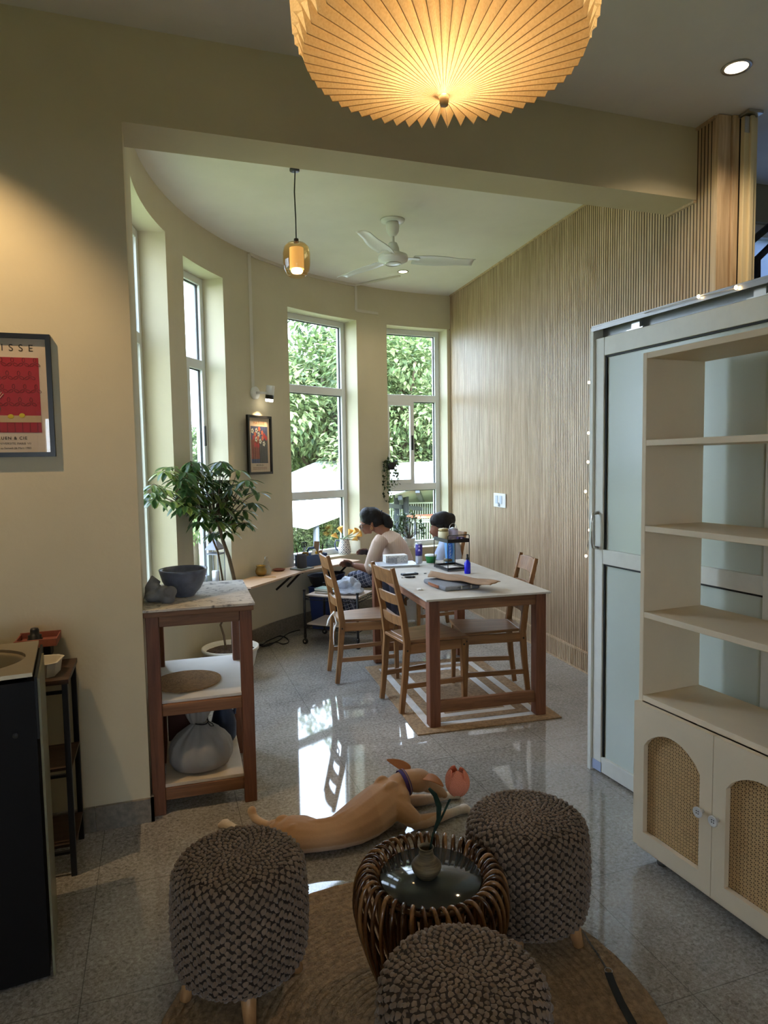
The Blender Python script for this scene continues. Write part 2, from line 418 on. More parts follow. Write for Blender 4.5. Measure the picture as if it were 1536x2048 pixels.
# ---------------------------------------------------------------- slatted wall on the right
P0, P1 = Vector((2.83, 2.885, 0)), Vector((3.075, 7.02, 0)); L = (P1-P0).length; sd = (P1-P0).normalized(); sn = Vector((-sd.y, sd.x, 0))
MS = Matrix((( sd.x, sn.x, 0, P0.x), (sd.y, sn.y, 0, P0.y), (0, 0, 1, 0), (0, 0, 0, 1)))      # x along the wall, y into the room
m = MB(); m.M = MS; m.box2((0, -.24, 0), (L, -.0014, H)); struct(m.build('wall_right', M_SLATGAP))
sl = MB(); sl.M = MS; pitch = .0251; k = 0
while .02+k*pitch+.018 < L:
    x = .012+k*pitch; top = H-.012
    sl.box2((x, -.0016, .155), (x+.0172, 0, top)); k += 1
ob = sl.build('slat_panel', M_SLAT, bpy.data.objects['wall_right'])
sb = MB(); sb.M = MS; k = 0
while .02+k*pitch+.018 < L:
    x = .012+k*pitch; sb.box2((x, -.012, .012), (x+.0178, .01, .142)); k += 1
sb.box2((.01, -.012, .142), (L, .013, .156)); sb.box2((.01, -.012, 0), (L, .013, .012))
struct(sb.build('baseboard_right', M_SLAT))
tm = MB(); tm.M = MS; xb = (YW2-P0.y)/sd.y; xa = (YW-P0.y)/sd.y
tm.box2((xb, -.012, H-.014), (L-.28, .014, H-.001)); tm.box2((0, -.012, H-.014), (xa, .014, H-.001)); tm.box2((xa+.004, -.012, 2.93), (xb-.004, .014, 2.944)); tm.box2((L-.27, -.012, 2.955), (L-.02, .014, 2.967))
struct(tm.build('trim_1', M_SLAT))
# end of the slatted wall: oak boards, then a cream post
m = MB(); m.M = MS; m.box2((-.02, -.075, 0), (.01, .004, H-.002)); m.box2((-.03, -.118, 0), (.01, -.079, H-.002)); struct(m.build('trim_2', M_SLAT, bevel=.002))
M_POST = mat('cream painted post', S(226, 208, 168), 0.45)
m = MB(); m.M = MS; m.box2((-.06, -.205, 0), (-.032, -.122, H-.015)); m.box2((-.075, -.175, 0), (-.06, -.15, H-.015)); st = struct(m.build('trim_3', M_POST, bevel=.003))
m = MB(); m.M = MS; m.box2((-.064, -.15, H-.1), (-.0615, -.12, H-.02)); m.box2((-.1, -.2, H-.014), (-.03, -.11, H-.001)); m.build('bracket', M_STEEL, st)

# stairwell beyond the post
YS = 3.5
m = MB(); m.box2((3.16, YS, 0), (XR, YS+.15, 1.2)); m.box2((3.16, YS, 3.08), (XR, YS+.15, H)); struct(m.build('wall_stair', mat('olive stair plaster', S(150, 142, 120), .8)))
m = MB()
for x in (3.2, 4.2, XR-.04): m.box2((x-.04, YS+.04, 1.2), (x+.04, YS+.12, 3.08))
for z in (1.24, 3.04): m.box2((3.16, YS+.04, z-.04), (XR, YS+.12, z+.04))
wn = struct(m.build('window_7', M_UPVC)); M_MILK = Mat('frosted daylight pane'); tr_ = M_MILK.node('ShaderNodeBsdfTranslucent'); tr_.inputs[0].default_value = (.26, .30, .38, 1); M_MILK.l.new(tr_.outputs[0], M_MILK.out.inputs[0])
p = MB(); p.box2((3.24, YS+.075, 1.28), (XR-.08, YS+.085, 3.0)); p.build('pane', M_MILK.m, wn)
m = MB(); m.box2((XR, YB, 0), (XR+.2, YS+.15, H)); struct(m.build('wall_far_right', MW_WHITE))
q = lambda x, y: aty(x, y, 3.18)
rl = thing('stair_railing', 'black sloping metal stair railing in the bright stairwell behind the sliding door', 'railing', q(1510, 560))
def loc(ob, *pts): return [Vector(p_)-ob.location for p_ in pts]
for nm, a, b_, wdt in (('handrail', (1440, 590), (1620, 415), .032), ('upper_rail', (1440, 535), (1620, 385), .034)):
    m = MB(); A, B = loc(rl, q(*a), q(*b_)); m.bar(A, B, wdt, wdt, (0, 1, 0)); m.build(nm, M_BLACK, rl, bevel=.003)
for x in (1460, 1515, 1568, 1620):
    t = (x-1440)/180; m = MB(); A, B = loc(rl, q(x, 590-175*t), q(x-2, 860-70*t)); m.bar(A, B, .026, .026, (0, 1, 0)); m.build('baluster', M_BLACK, rl, bevel=.002)

# white plastic cable trunking on the bay wall
def trunk(num, pts, w=.022, d=.014, nrm=None):
    m = MB(); m.chain(pts, (w, d), nrm); return struct(m.build(num, mat_trunk))
mat_trunk = mat('white cable trunking', S(214, 208, 196), 0.5)
def onwall(a, z, r=RI-.008): q_ = cp(a, r); q_.z = z; return q_
trunk('trim_5', [onwall(135.6, 3.305), onwall(135.6, 2.17)], .026, .014, sn)
trunk('trim_6', [onwall(135.6-25.6*i/12, 3.308) for i in range(13)], .026, .014, (0, 0, 1))
a_, b_ = onwall(110, 3.308), atz(800, 552, 3.311); trunk('trim_7', [a_, b_], .016, .014, (0, 0, 1))
trunk('trim_8', [onwall(110, 3.3), onwall(110, 3.06)], .024, .014, (1, 0, 0))
trunk('trim_9', [onwall(110, 3.065), onwall(107.5, 3.065), onwall(105, 3.063)], .024, .014, (0, 0, 1))

# ---------------------------------------------------------------- outdoors
M_GROUND = mat('dry grassy ground', S(112, 122, 78), 0.9, var=0.3, vs=1.5)
m = MB(); m.box2((-60, -40, -3.6), (70, 80, -3.3)); g = m.build('ground', M_GROUND); struct(g)
def m_leafmat(name, a, b, c):
    M = Mat(name); at = M.node('ShaderNodeAttribute', attribute_name='shade')
    cl = M.ramp(at.outputs['Fac'], [(0.0, a), (0.55, b), (1.0, c)]); M.col(cl)
    M.p.inputs['Roughness'].default_value = 0.55
    tr = M.node('ShaderNodeBsdfTranslucent'); mx = M.node('ShaderNodeMixShader'); mx.inputs[0].default_value = 0.3
    M.l.new(cl, tr.inputs[0]); M.l.new(M.p.outputs[0], mx.inputs[1]); M.l.new(tr.outputs[0], mx.inputs[2]); M.l.new(mx.outputs[0], M.out.inputs[0])
    return M.m
M_TREE = m_leafmat('tree leaves', S(62, 84, 54), S(116, 138, 86), S(178, 188, 136))
M_BARK = mat('grey bark', S(92, 80, 66), 0.9, var=0.3, vs=6)
def leaf_quad(m, sh, p, d, up, ln, wd, s_):
    """a leaf: pointed, folded along its midrib"""
    d = d.normalized(); sdv = d.cross(up); sdv = sdv.normalized() if sdv.length > 1e-5 else Vector((1, 0, 0)); nn = sdv.cross(d)
    k = len(m.v); m.add([p, p+d*ln*.45+sdv*wd/2+nn*wd*.15, p+d*ln-nn*ln*.12, p+d*ln*.45-sdv*wd/2+nn*wd*.15, p+d*ln*.5], [(0, 1, 4), (1, 2, 4), (2, 3, 4), (3, 0, 4)], False)
    sh += [s_]*5
def set_shade(ob, sh):
    at = ob.data.attributes.new('shade', 'FLOAT', 'POINT'); at.data.foreach_set('value', sh)
def rv(rng): 
    while True:
        v = Vector((rng.uniform(-1, 1), rng.uniform(-1, 1), rng.uniform(-1, 1)))
        if .05 < v.length < 1: return v
def make_tree(seed, n=15000):
    rng = random.Random(seed); m = MB(); sh = []
    lobes = [(rv(rng)*1.0, rng.uniform(.5, .85)) for _ in range(26)]
    for k in range(n):
        c, r = rng.choice(lobes); d = rv(rng).normalized(); p = Vector((c.x*1.7, c.y*1.7, c.z*2.1+4.2))+d*r*rng.uniform(.6, 1.05)
        leaf_quad(m, sh, p, (d+rv(rng)*.9+Vector((0, 0, -.35))), Vector((0, 0, 1))+rv(rng)*.5, rng.uniform(.11, .2), rng.uniform(.06, .095), min(1, max(0, rng.gauss(.5, .27))))
    t = thing('leafy_tree', '', 'tree'); ob = m.build('foliage', M_TREE, t); set_shade(ob, sh)
    b_ = MB(); b_.tube([(0, 0, 0), (.05, 0, 1.2), (.02, .05, 2.6), (.1, 0, 4.6)], [.16, .13, .11, .04])
    for k in range(6): c, r = lobes[k]; b_.tube([(.02, .02, 2.2+.2*k), (c.x*.8, c.y*.8, 3.1+.2*k), (c.x*1.6, c.y*1.6, c.z*2+4.2)], [.07, .05, .02], 6)
    b_.build('trunk', M_BARK, t)
    return t
# px, depth, base z, scale
TREES = [(640, 19, -2.0, 1.3, 'tall green tree filling the right half of the third bay window'), (600, 24, -2.0, 1.12, 'green tree low behind the white roof in the third bay window'), (700, 22, -2.0, 1.15, 'green tree rising behind the pier between the two rear bay windows'), (800, 18, -2.0, 1.08, 'broad green tree behind the left half of the fourth bay window'), (862, 20, -2.0, 1.15, 'broad green tree behind the right half of the fourth bay window'), (830, 26, -2.0, 1.4, 'tallest green tree, at the back of the fourth bay window'), (930, 22, -2.0, 1.2, 'green tree hidden mostly by the slatted wall'),
         (425, 15, -1.6, .62, 'small dark tree low in the second bay window'), (384, 19, -1.5, .6, 'small bright tree low in the second bay window, further off'), (545, 30, -2.0, 1.0, 'distant green tree left of the third bay window'), (668, 15.2, -3.3, .56, 'low bush under the white roof eave in the third bay window'), (712, 15.6, -3.3, .56, 'low bush behind the pier beside the woman'), (606, 15.0, -3.3, .54, 'low bush under the left end of the white roof'),
         (640, 16.4, -3.3, .6, 'low bush between the steel posts under the white roof'), (800, 15.2, -3.2, .58, 'low bush behind the white railing fence, left side'), (868, 15.6, -3.2, .58, 'low bush behind the white railing fence, right side')]
protos = [make_tree(3), make_tree(11)]
for i, (x, D, zb, s_, lab) in enumerate(TREES):
    p = atd(x, 919, D); p.z = zb
    t = protos[i] if i < 2 else dup(protos[i % 2], p, 0, lab)
    t.location = p; t.scale = (s_*1.15, s_*1.15, s_); t.rotation_euler = (0, 0, i*1.7); t['label'] = lab; t['group'] = 'trees outside the bay windows'
# hazy hillside far off
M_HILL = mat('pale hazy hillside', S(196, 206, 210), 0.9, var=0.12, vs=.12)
def hill(u, v):
    a = u*pi*.9+.25; r = 70+v*55; n_ = sin(a*7)*3+sin(a*17+1)*1.6
    return Vector((10+r*cos(a), 10+r*sin(a), -2+v*(34+n_)+sin(a*40+v*9)*.5*v))
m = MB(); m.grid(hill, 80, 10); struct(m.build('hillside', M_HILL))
# two sheds with white sheet roofs
M_ROOFW = mat('white roofing sheet', S(240, 242, 244), 0.5)
M_GREYM = mat('grey steel post', S(70, 76, 84), 0.5)
M_SHEETU = mat('grey translucent sheet', S(150, 152, 152), 0.7, var=.1, vs=3)
sh = thing('shed', 'shed with a large white pitched sheet roof outside the third bay window', 'shed', atd(630, 960, 14.5))
A = [atd(540, 965, 17), atd(636, 924, 18), atd(730, 922, 18.5), atd(730, 1012, 12.2), atd(614, 1056, 11.5), atd(540, 1044, 12.5)]
A = [p-sh.location for p in A]
m = MB(); m.add(A, [(0, 1, 4, 5), (1, 2, 3, 4)]); m.build('roof', M_ROOFW, sh, solid=.05)
for (x, D) in ((632, 11.7), (700, 12.4), (560, 12.6)):
    p = atd(x, 1045, D)-sh.location; g_ = Vector((p.x, p.y, -3.3-sh.location.z)); m = MB(); m.tube([g_, p+Vector((0, 0, -.02))], .055); m.build('post', M_GREYM, sh)
sh2 = thing('open_shed', 'open shed with white roof and grey rafters outside the fourth bay window', 'shed', atd(830, 960, 14))
A = [p-sh2.location for p in (atd(745, 930, 17), atd(960, 918, 18), atd(960, 975, 11), atd(878, 958, 12), atd(790, 986, 12.6), atd(745, 1000, 12.8))]
m = MB(); m.add(A, [(0, 1, 2, 3), (0, 3, 4, 5)]); m.build('roof', M_ROOFW, sh2, solid=.05)
U = [p-sh2.location for p in (atd(790, 990, 12.7), atd(876, 962, 12.1), atd(960, 980, 11.2), atd(960, 1034, 16), atd(860, 1014, 16.5), atd(790, 1012, 16))]
m = MB(); m.add(U, [(0, 1, 4, 5), (1, 2, 3, 4)]); m.build('ceiling_sheet', M_SHEETU, sh2, solid=.03)
for a, b_ in (((800, 990, 12.7), (812, 1012, 15.5)), ((878, 962, 12), (900, 1022, 16)), ((835, 976, 12.3), (850, 1013, 16)), ((776, 1006, 13), (910, 1020, 15))):
    m = MB(); m.bar(atd(*a)-sh2.location-Vector((0, 0, .05)), atd(*b_)-sh2.location-Vector((0, 0, .05)), .08, .08); m.build('rafter', M_GREYM, sh2)
for x in (793, 812): 
    p = atd(x, 1000, 13.3)-sh2.location; m = MB(); m.tube([Vector((p.x, p.y, -3.3-sh2.location.z)), p+Vector((0, 0, .1))], .06); m.build('post', M_GREYM, sh2)
# white railing fence
fe = thing('railing_fence', 'white vertical-bar fence seen low through the fourth bay window', 'fence', atd(830, 1030, 13.8))
M_FW = mat('white fence paint', S(226, 230, 230), 0.5)
for z0_, z1_ in ((1008, 1042), (1046, 1084)):
    for z_ in (z0_, z1_):
        m = MB(); m.bar(atd(740, z_, 14.2)-fe.location, atd(930, z_-4, 13.5)-fe.location, .03, .03); m.build('rail', M_FW, fe)
for k in range(40):
    x = 744+k*4.6; m = MB(); m.tube([atd(x, 1006, 13.9)-fe.location, atd(x, 1090, 13.9)-fe.location], .012, 5); m.build('bar', M_FW, fe)
tb = thing('outdoor_table', 'orange table top outdoors in front of the white fence', 'table', atd(860, 1032, 12.6))
m = MB(); m.box((0, 0, 0), (.75, .5, .03)); m.build('tabletop', mat('orange top', S(226, 132, 98), .6), tb)
for a in (-.3, .3):
    m = MB(); m.tube([(a, 0, -.01), (a, 0, -3.3-tb.location.z)], .02); m.build('leg', M_GREYM, tb)
# neighbouring house far off to the left
hs = thing('house', 'distant pale house seen through the second bay window', 'house', atd(381, 800, 38)); hs.location.z = -3.3
m = MB(); m.box2((-4, -2, 0), (4, 4, 6.2)); m.build('wall', mat('white house wall', S(214, 216, 216), .8), hs)
m = MB(); m.box2((-4.4, -2.4, 6.2), (4.4, 4.4, 6.4)); m.build('roof', M_GREYM, hs)
for k in (-2.4, 0, 2.4):
    m = MB(); m.box2((k-.6, -2.03, 3.6), (k+.6, -1.99, 5.2)); m.build('window', mat('dark house window', S(92, 100, 108), .2), hs)
# ---------------------------------------------------------------- foreground: ottomans, rattan table, rug
M_YARN = mat('brown cotton yarn', S(122, 102, 84), 0.9, var=0.2, vs=14, sheen=0.2)
M_YARNIN = mat('dark inner cover', S(52, 42, 34), 0.95)
M_BEECH = wood('pale beech leg', S(176, 126, 78), S(206, 160, 108), 'z', .8, .45)
def ottoman_cover(parent):
    Rr, Hh, z0, cr = .190, .405, .085, .055
    prof = [(0.0, Hh+.004)]
    for i in range(1, 13): prof.append(((Rr-cr)*i/12, Hh+.004-.004*(i/12)))
    for i in range(1, 9): a = pi/2*i/8; prof.append((Rr-cr+cr*sin(a), Hh-cr+cr*cos(a)))
    prof += [(Rr+.006*sin(pi*i/12), Hh-cr-(Hh-cr-z0-.04)*i/12) for i in range(1, 13)]
    for i in range(1, 7): a = pi/2*i/6; prof.append((Rr-.045+.045*cos(a), z0+.04-.04*sin(a)))
    P = [Vector((p[0], 0, p[1])) for p in prof]; ln = [0]
    for a, b_ in zip(P, P[1:]): ln.append(ln[-1]+(b_-a).length)
    def at(s):
        s = max(0, min(s, ln[-1]-1e-5)); i = max(j for j in range(len(ln)-1) if ln[j] <= s); t = (s-ln[i])/(ln[i+1]-ln[i])
        p = P[i].lerp(P[i+1], t); d = (P[i+1]-P[i]).normalized(); return p, Vector((-d.z, 0, d.x))*-1
    m = MB(); N = 44; lam = .027; ds = .0036
    for k in range(N):
        step = 1 if k % 4 == 0 else (2 if k % 4 == 2 else 3)
        r0 = {1: .004, 2: .038, 3: .085}[step]; s0 = r0
        ph = random.uniform(-.45, .45)+(.9 if k % 2 else 0); pts = []; rad = []; s = s0
        while s < ln[-1]-.002:
            p, nn = at(s); r = max(p.x, .002); th = 2*pi*k/N
            gap = 2*pi*r/N*(4 if s < .038 else 2 if s < .085 else 1); amp = min(.0088, gap*.36)
            lat = amp*sin(2*pi*s/lam+ph); out = .005+.0045*cos(4*pi*s/lam+2*ph+.7)
            q = p+nn*out; a = th+lat/r if r > .012 else th
            pts.append(Vector((q.x*cos(a), q.x*sin(a), q.z))); rad.append(min(.0088, .0042+gap*.16)); s += ds
        if len(pts) > 3: m.tube(pts, rad, 6)
    c = m.build('knitted_cover', M_YARN, parent)
    b_ = MB(); b_.lathe([(0, Hh)]+[(p[0], p[1]) for p in prof[1:]]+[(0, z0)], 40); b_.build('inner_cushion', M_YARNIN, parent)
    return c
ot = thing('ottoman', 'brown chunky knitted ottoman on the left, between the dog and the dark sink counter', 'ottoman', (.185, 1.935, .007), .4, 'knitted ottomans round the rattan table')
ottoman_cover(ot)
for k in range(4):
    a = pi/4*0+k*pi/2-.4; m = MB(); m.tube([(.135*cos(a), .135*sin(a), .11), (.165*cos(a), .165*sin(a), 0)], [.025, .017], 12); m.build('leg', M_BEECH, ot)
dup(ot, (1.092, 1.845, .007), 1.1, 'brown chunky knitted ottoman on the right, nearest the cane-door bookcase')
dup(ot, (.605, 1.296, .007), 2.0, 'brown chunky knitted ottoman closest to the viewer, at the bottom of the photo')
bpy.data.objects['ottoman.001'].rotation_euler.z = -.74+.4+pi/2*0
# jute rug: braided concentric rings
M_JUTE = mat('natural jute braid', S(158, 130, 98), 0.9, var=0.32, vs=55, bump=.7, bs=150)
def round_rug(name, c, r, w_, parent=None, mt=M_JUTE, th=.006):
    m = MB(); prof = [(0, .001)]
    k = 0; x = w_
    prof = [(0, th)]
    while x < r: prof += [(x-.0022, th), (x, th*.45), (x+.0022, th)]; x += w_
    prof += [(r-.003, th), (r, th*.5), (r-.002, 0), (0, 0)]
    def wob(a, z): return 1+.004*sin(3*a)+.002*sin(97*a)
    m.lathe(prof, 150, wob=wob); return m.build(name, mt, parent)
rg = round_rug('round_jute_rug', None, .70, .022); rg.location = (.60, 1.60, 0.0005)
tag(rg, 'round braided jute rug under the ottomans and rattan table', 'rug')
# rattan coil table
M_RAT = [wood('glossy dark rattan', S(46, 26, 14), S(104, 66, 36), 'z', .9, .22, coat=.4), wood('glossy light rattan', S(88, 54, 28), S(158, 112, 66), 'z', .9, .22, coat=.4)]
rt = thing('rattan_table', 'low round table of coiled brown rattan hoops with a black glass top', 'table', (.697, 1.705, .0075), 0)
N = 42
for k in range(N):
    a = 2*pi*k/N; m = MB(); ctrl = [(.150, .345), (.158, .370), (.176, .384), (.196, .377), (.213, .345), (.219, .29), (.206, .22), (.178, .13), (.145, .05), (.122, .012), (.104, .02), (.108, .07), (.132, .17), (.150, .26), (.151, .31)]
    pts = []
    n_ = len(ctrl)
    for i in range(n_):
        for t in (0, .34, .67):
            p0, p1, p2, p3 = [Vector(ctrl[(i+j) % n_]) for j in (-1, 0, 1, 2)]
            q = .5*((2*p1)+(p2-p0)*t+(2*p0-5*p1+4*p2-p3)*t*t+(3*p1-p0-3*p2+p3)*t**3)
            lean = a+(q.x-.165)*1.7*(1 if k % 9 else .6); pts.append(Vector((q.x*cos(lean), q.x*sin(lean), max(q.y, .0065))))
    m.tube(pts, .0060, 7, closed=True); m.build('hoop', M_RAT[1 if k % 3 == 0 or 28 < k < 40 and k % 2 else 0], rt)
m = MB(); m.tube([(.152*cos(2*pi*i/60), .152*sin(2*pi*i/60), .350) for i in range(60)], .008, 8, closed=True); m.build('binding_ring', M_RAT[0], rt); m = MB(); m.tube([(.118*cos(2*pi*i/60), .118*sin(2*pi*i/60), .03) for i in range(60)], .008, 8, closed=True); m.build('binding_ring', M_RAT[0], rt)
m = MB(); m.lathe([(0, .358), (.143, .358), (.145, .3605), (.143, .363), (0, .363)], 64); m.build('glass_top', mat('black glass', S(52, 56, 56), .07, spec=.5), rt, label='black glass top')
m = MB(); m.lathe([(0, .32), (.140, .32), (.140, .357), (0, .357)], 40); m.build('under_board', M_RAT[0], rt)
# vase with the tulip
vz = Vector((.697, 1.705, 0.0075+.3632))
vp = atz(853, 1750, vz.z)
M_CLAYV = Mat('ribbed olive stoneware'); v_ = M_CLAYV.tc(scale=(.1, .1, 1)); M_CLAYV.col(M_CLAYV.ramp(M_CLAYV.noise(v_, 160, 2), [(.35, S(72, 62, 44)), (.65, S(118, 102, 74))])); M_CLAYV.p.inputs['Roughness'].default_value = .6
vs_ = thing('stoneware_vase', 'small ribbed olive stoneware bud vase on the black glass table top', 'vase', vp)
m = MB(); pr = [(0, 0), (.028, 0)]
for i in range(25):
    t = i/24; z = .004+t*.06; r = .030+.0125*sin(pi*.5*min(1, t/.42)) if t < .42 else .0205+.022*(.5+.5*cos(pi*(t-.42)/.58))
    pr.append((r+.0007*(i % 2), z))
pr += [(.0205, .067), (.019, .074), (.0205, .081), (.0225, .084), (.0205, .0855), (.018, .082), (.0165, .072), (.02, .05), (0, .03)]
m.lathe(pr, 32); m.build('body', M_CLAYV.m, vs_)
M_STEMG = mat('dark green felt', S(22, 46, 36), .9, bump=.3, bs=300)
tu = thing('crochet_tulip', 'pink crocheted tulip with dark green leaf standing in the stoneware vase', 'flower', vp+Vector((0, 0, .05)))
Dv = (vp-O).dot(cam_to_world(Vector((0, 0, 1))))
st0, st1, st2 = Vector((.004, 0, 0)), atd(866, 1668, Dv)-tu.location, atd(900, 1598, Dv-.01)-tu.location
m = MB(); m.tube([st0, st0.lerp(st1, .5)+Vector((.001, 0, 0)), st1, st1.lerp(st2, .5)+Vector((.002, 0, 0)), st2], .0032, 8); m.build('stem', M_STEMG, tu)
lb = [atd(x, y, Dv-.005)-tu.location for x, y in ((868, 1662), (877, 1640), (878, 1612), (870, 1590), (858, 1577))]
m = MB(); m.tube([p for p in lb], [.003, .0065, .0085, .007, .004], 8); ob = m.build('leaf', M_STEMG, tu)
M_TUL = mat('salmon pink yarn', S(226, 138, 108), .9, bump=.5, bs=420)
tc_ = atd(915, 1566, Dv-.01)-tu.location
def petal(k):
    a = 2*pi*k/5+.5
    def fn(u, v):
        h = u; w_ = (v-.5)*2*.86*(1-.72*h**3); r = .0345*sin(pi*(.10+.76*h**.9))**.75*(1.0 if k % 2 else .95)
        return Vector((r*cos(a+w_), r*sin(a+w_), -.034+.074*h+(.004 if k % 2 else 0)))+tc_
    m = MB(); m.grid(fn, 10, 8); m.build('petal', M_TUL, tu, solid=.005, sub=1)
for k in range(5): petal(k)
m = MB(); m.ell(tc_+Vector((0, 0, -.002)), (.029, .029, .033)); m.build('bloom_core', M_TUL, tu)
# dog leash on the rug
ls = thing('dog_leash', 'black dog leash with a chain end lying on the round jute rug', 'leash', atz(1215, 1945, .008))
z_ = .0095
ch = [atz(x, y, z_) for x, y in ((1166, 1862), (1176, 1880), (1186, 1895), (1195, 1908), (1205, 1924), (1211, 1934))]
n = 26; m = MB()
for i in range(n):
    t = i/(n-1)*(len(ch)-1); k = min(int(t), len(ch)-2); p = ch[k].lerp(ch[k+1], t-k)-ls.location; d = (ch[k+1]-ch[k]).normalized(); sdv = Vector((-d.y, d.x, 0)) if i % 2 else Vector((0, 0, 1))*.6
    m.tube([p+d*.005*cos(2*pi*j/10)+sdv*.003*sin(2*pi*j/10) for j in range(10)], .001, 5, closed=True)
m.build('chain', mat('dark steel chain', S(120, 116, 110), .35, metal=1), ls)
p = atz(1217, 1941, z_)-ls.location; m = MB(); m.tube([p+Vector((.011*cos(2*pi*j/20), .011*sin(2*pi*j/20), 0)) for j in range(20)], .0014, 6, closed=True); m.build('ring', M_STEEL, ls)
sp_ = [atz(x, y, .009)-ls.location for x, y in ((1217, 1946), (1226, 1970), (1242, 2005), (1268, 2052), (1300, 2110))]
m = MB(); m.chain(sp_, (.022, .004), (1, .4, 0)); m.build('strap', M_DARKRUB, ls)

# ---------------------------------------------------------------- dog: one continuous body
M_DOG = Mat('short tan fur'); at_ = M_DOG.node('ShaderNodeAttribute', attribute_name='Col'); nz = M_DOG.noise(M_DOG.tc(scale=(1, 1, 1)), 140, 3)
M_DOG.col(M_DOG.mix(M_DOG.math('MULTIPLY', nz, .35), at_.outputs['Color'], S(150, 110, 76))); M_DOG.p.inputs['Roughness'].default_value = .75; M_DOG.p.inputs['Sheen Weight'].default_value = .25; M_DOG.bump(M_DOG.noise(M_DOG.tc(scale=(1, 1, 1)), 300, 2), .15, .003)
dg_ = thing('dog', 'tan short-haired dog with pale paws lying stretched out on the polished floor', 'dog', (.75, 2.62, 0))
D0 = dg_.location.copy(); m = MB()
def V(x, y, z): return Vector((x, y, z))-D0
def oval(pts, n=14, flat=None):
    """body tube with oval sections: (centre, half width, half height)"""
    P = [V(*p[0]) for p in pts]; vs = []; fs = []; k_ = len(P)
    for i, p in enumerate(P):
        t = (P[min(i+1, k_-1)]-P[max(i-1, 0)]).normalized(); u = t.cross(Vector((0, 0, 1))).normalized(); q = u.cross(t)
        for j in range(n): a = 2*pi*j/n; vs.append(p+u*cos(a)*pts[i][1]+q*sin(a)*pts[i][2])
    for i in range(k_-1):
        for j in range(n): fs.append((i*n+j, i*n+(j+1) % n, (i+1)*n+(j+1) % n, (i+1)*n+j))
    fs += [tuple(range(n-1, -1, -1)), tuple((k_-1)*n+j for j in range(n))]; m.add(vs, fs, True)
oval([((.395, 2.632, .045), .018, .02), ((.41, 2.625, .055), .06, .042), ((.45, 2.60, .065), .085, .062), ((.50, 2.57, .066), .088, .064), ((.56, 2.545, .062), .069, .056), ((.63, 2.54, .064), .073, .06), ((.70, 2.553, .074), .09, .074), ((.77, 2.582, .084), .1, .084), ((.84, 2.62, .094), .096, .092), ((.89, 2.648, .102), .088, .088), ((.93, 2.668, .108), .07, .074), ((.96, 2.68, .112), .045, .05)])
# neck, skull, muzzle
oval([((.90, 2.65, .125), .06, .055), ((.945, 2.668, .146), .052, .052), ((.985, 2.675, .155), .05, .05), ((1.02, 2.672, .158), .046, .046)])
hc = V(1.035, 2.668, .153); hm = Matrix.Rotation(R(-12), 4, 'Z')
m.ell(hc, (.062, .053, .05), hm); m.ell(hc+Vector((.045, -.008, -.022)), (.045, .036, .034), Matrix.Rotation(R(25), 4, 'Y'))
m.tube([hc+Vector((.05, -.008, -.02)), hc+Vector((.085, -.012, -.05)), hc+Vector((.11, -.015, -.075))], [.034, .028, .021], 12)
m.ell(hc+Vector((.118, -.016, -.078)), (.016, .02, .016))
# shoulder blades, haunch
m.ell(V(.865, 2.668, .158), (.045, .02, .044), Matrix.Rotation(R(24), 4, 'Z')); m.ell(V(.885, 2.612, .15), (.055, .022, .05), Matrix.Rotation(R(30), 4, 'Z'))
m.ell(V(.455, 2.55, .055), (.07, .04, .05)); m.ell(V(.43, 2.655, .05), (.065, .04, .045))
m.tube([V(.45, 2.60, .118), V(.53, 2.556, .115), V(.62, 2.541, .12), V(.70, 2.553, .138), V(.78, 2.585, .158), V(.85, 2.625, .176)], [.012, .012, .012, .012, .013, .012], 8)
m.ell(V(.462, 2.553, .108), (.03, .02, .018)); m.ell(V(.432, 2.648, .1), (.03, .02, .018)); m.ell(V(.415, 2.628, .085), (.03, .03, .02))
m.tube([V(.93, 2.645, .13), V(.925, 2.6, .115), V(.93, 2.58, .09)], [.05, .048, .04], 10)
# near front leg: upper arm, elbow, forearm, paw with toes
def limb(pts, rad): m.tube([V(*p) for p in pts], rad, 12)
limb([(.885, 2.60, .11), (.925, 2.572, .085), (.965, 2.553, .05), (.985, 2.548, .036)], [.05, .047, .038, .03])
limb([(.965, 2.55, .036), (1.02, 2.552, .03), (1.09, 2.568, .026), (1.16, 2.588, .022), (1.205, 2.6, .022)], [.03, .03, .023, .018, .019])
m.ell(V(1.225, 2.605, .02), (.03, .024, .02), Matrix.Rotation(R(16), 4, 'Z'))
for j in range(4): m.ell(V(1.245+.004*(j in (1, 2)), 2.588+.0125*j, .0135), (.014, .0075, .0125), Matrix.Rotation(R(16), 4, 'Z'))
# far front leg
limb([(.93, 2.71, .09), (.98, 2.735, .055), (1.0, 2.738, .034)], [.045, .036, .028])
limb([(.99, 2.738, .032), (1.07, 2.728, .028), (1.15, 2.728, .023), (1.215, 2.735, .021)], [.028, .026, .019, .018])
m.ell(V(1.235, 2.737, .02), (.028, .023, .02))
for j in range(4): m.ell(V(1.254, 2.72+.0118*j, .0135), (.013, .007, .0125))
# near hind leg stretched back: thigh, hock, foot
limb([(.47, 2.56, .05), (.42, 2.60, .04), (.365, 2.66, .03), (.335, 2.70, .022)], [.05, .042, .028, .017])
limb([(.345, 2.69, .02), (.30, 2.745, .018), (.255, 2.80, .018), (.235, 2.822, .02)], [.016, .014, .015, .02])
m.ell(V(.222, 2.838, .021), (.03, .021, .021), Matrix.Rotation(R(128), 4, 'Z'))
for j in range(4): m.ell(V(.198+.011*j, 2.85+.008*j, .014), (.014, .0075, .0125), Matrix.Rotation(R(128), 4, 'Z'))
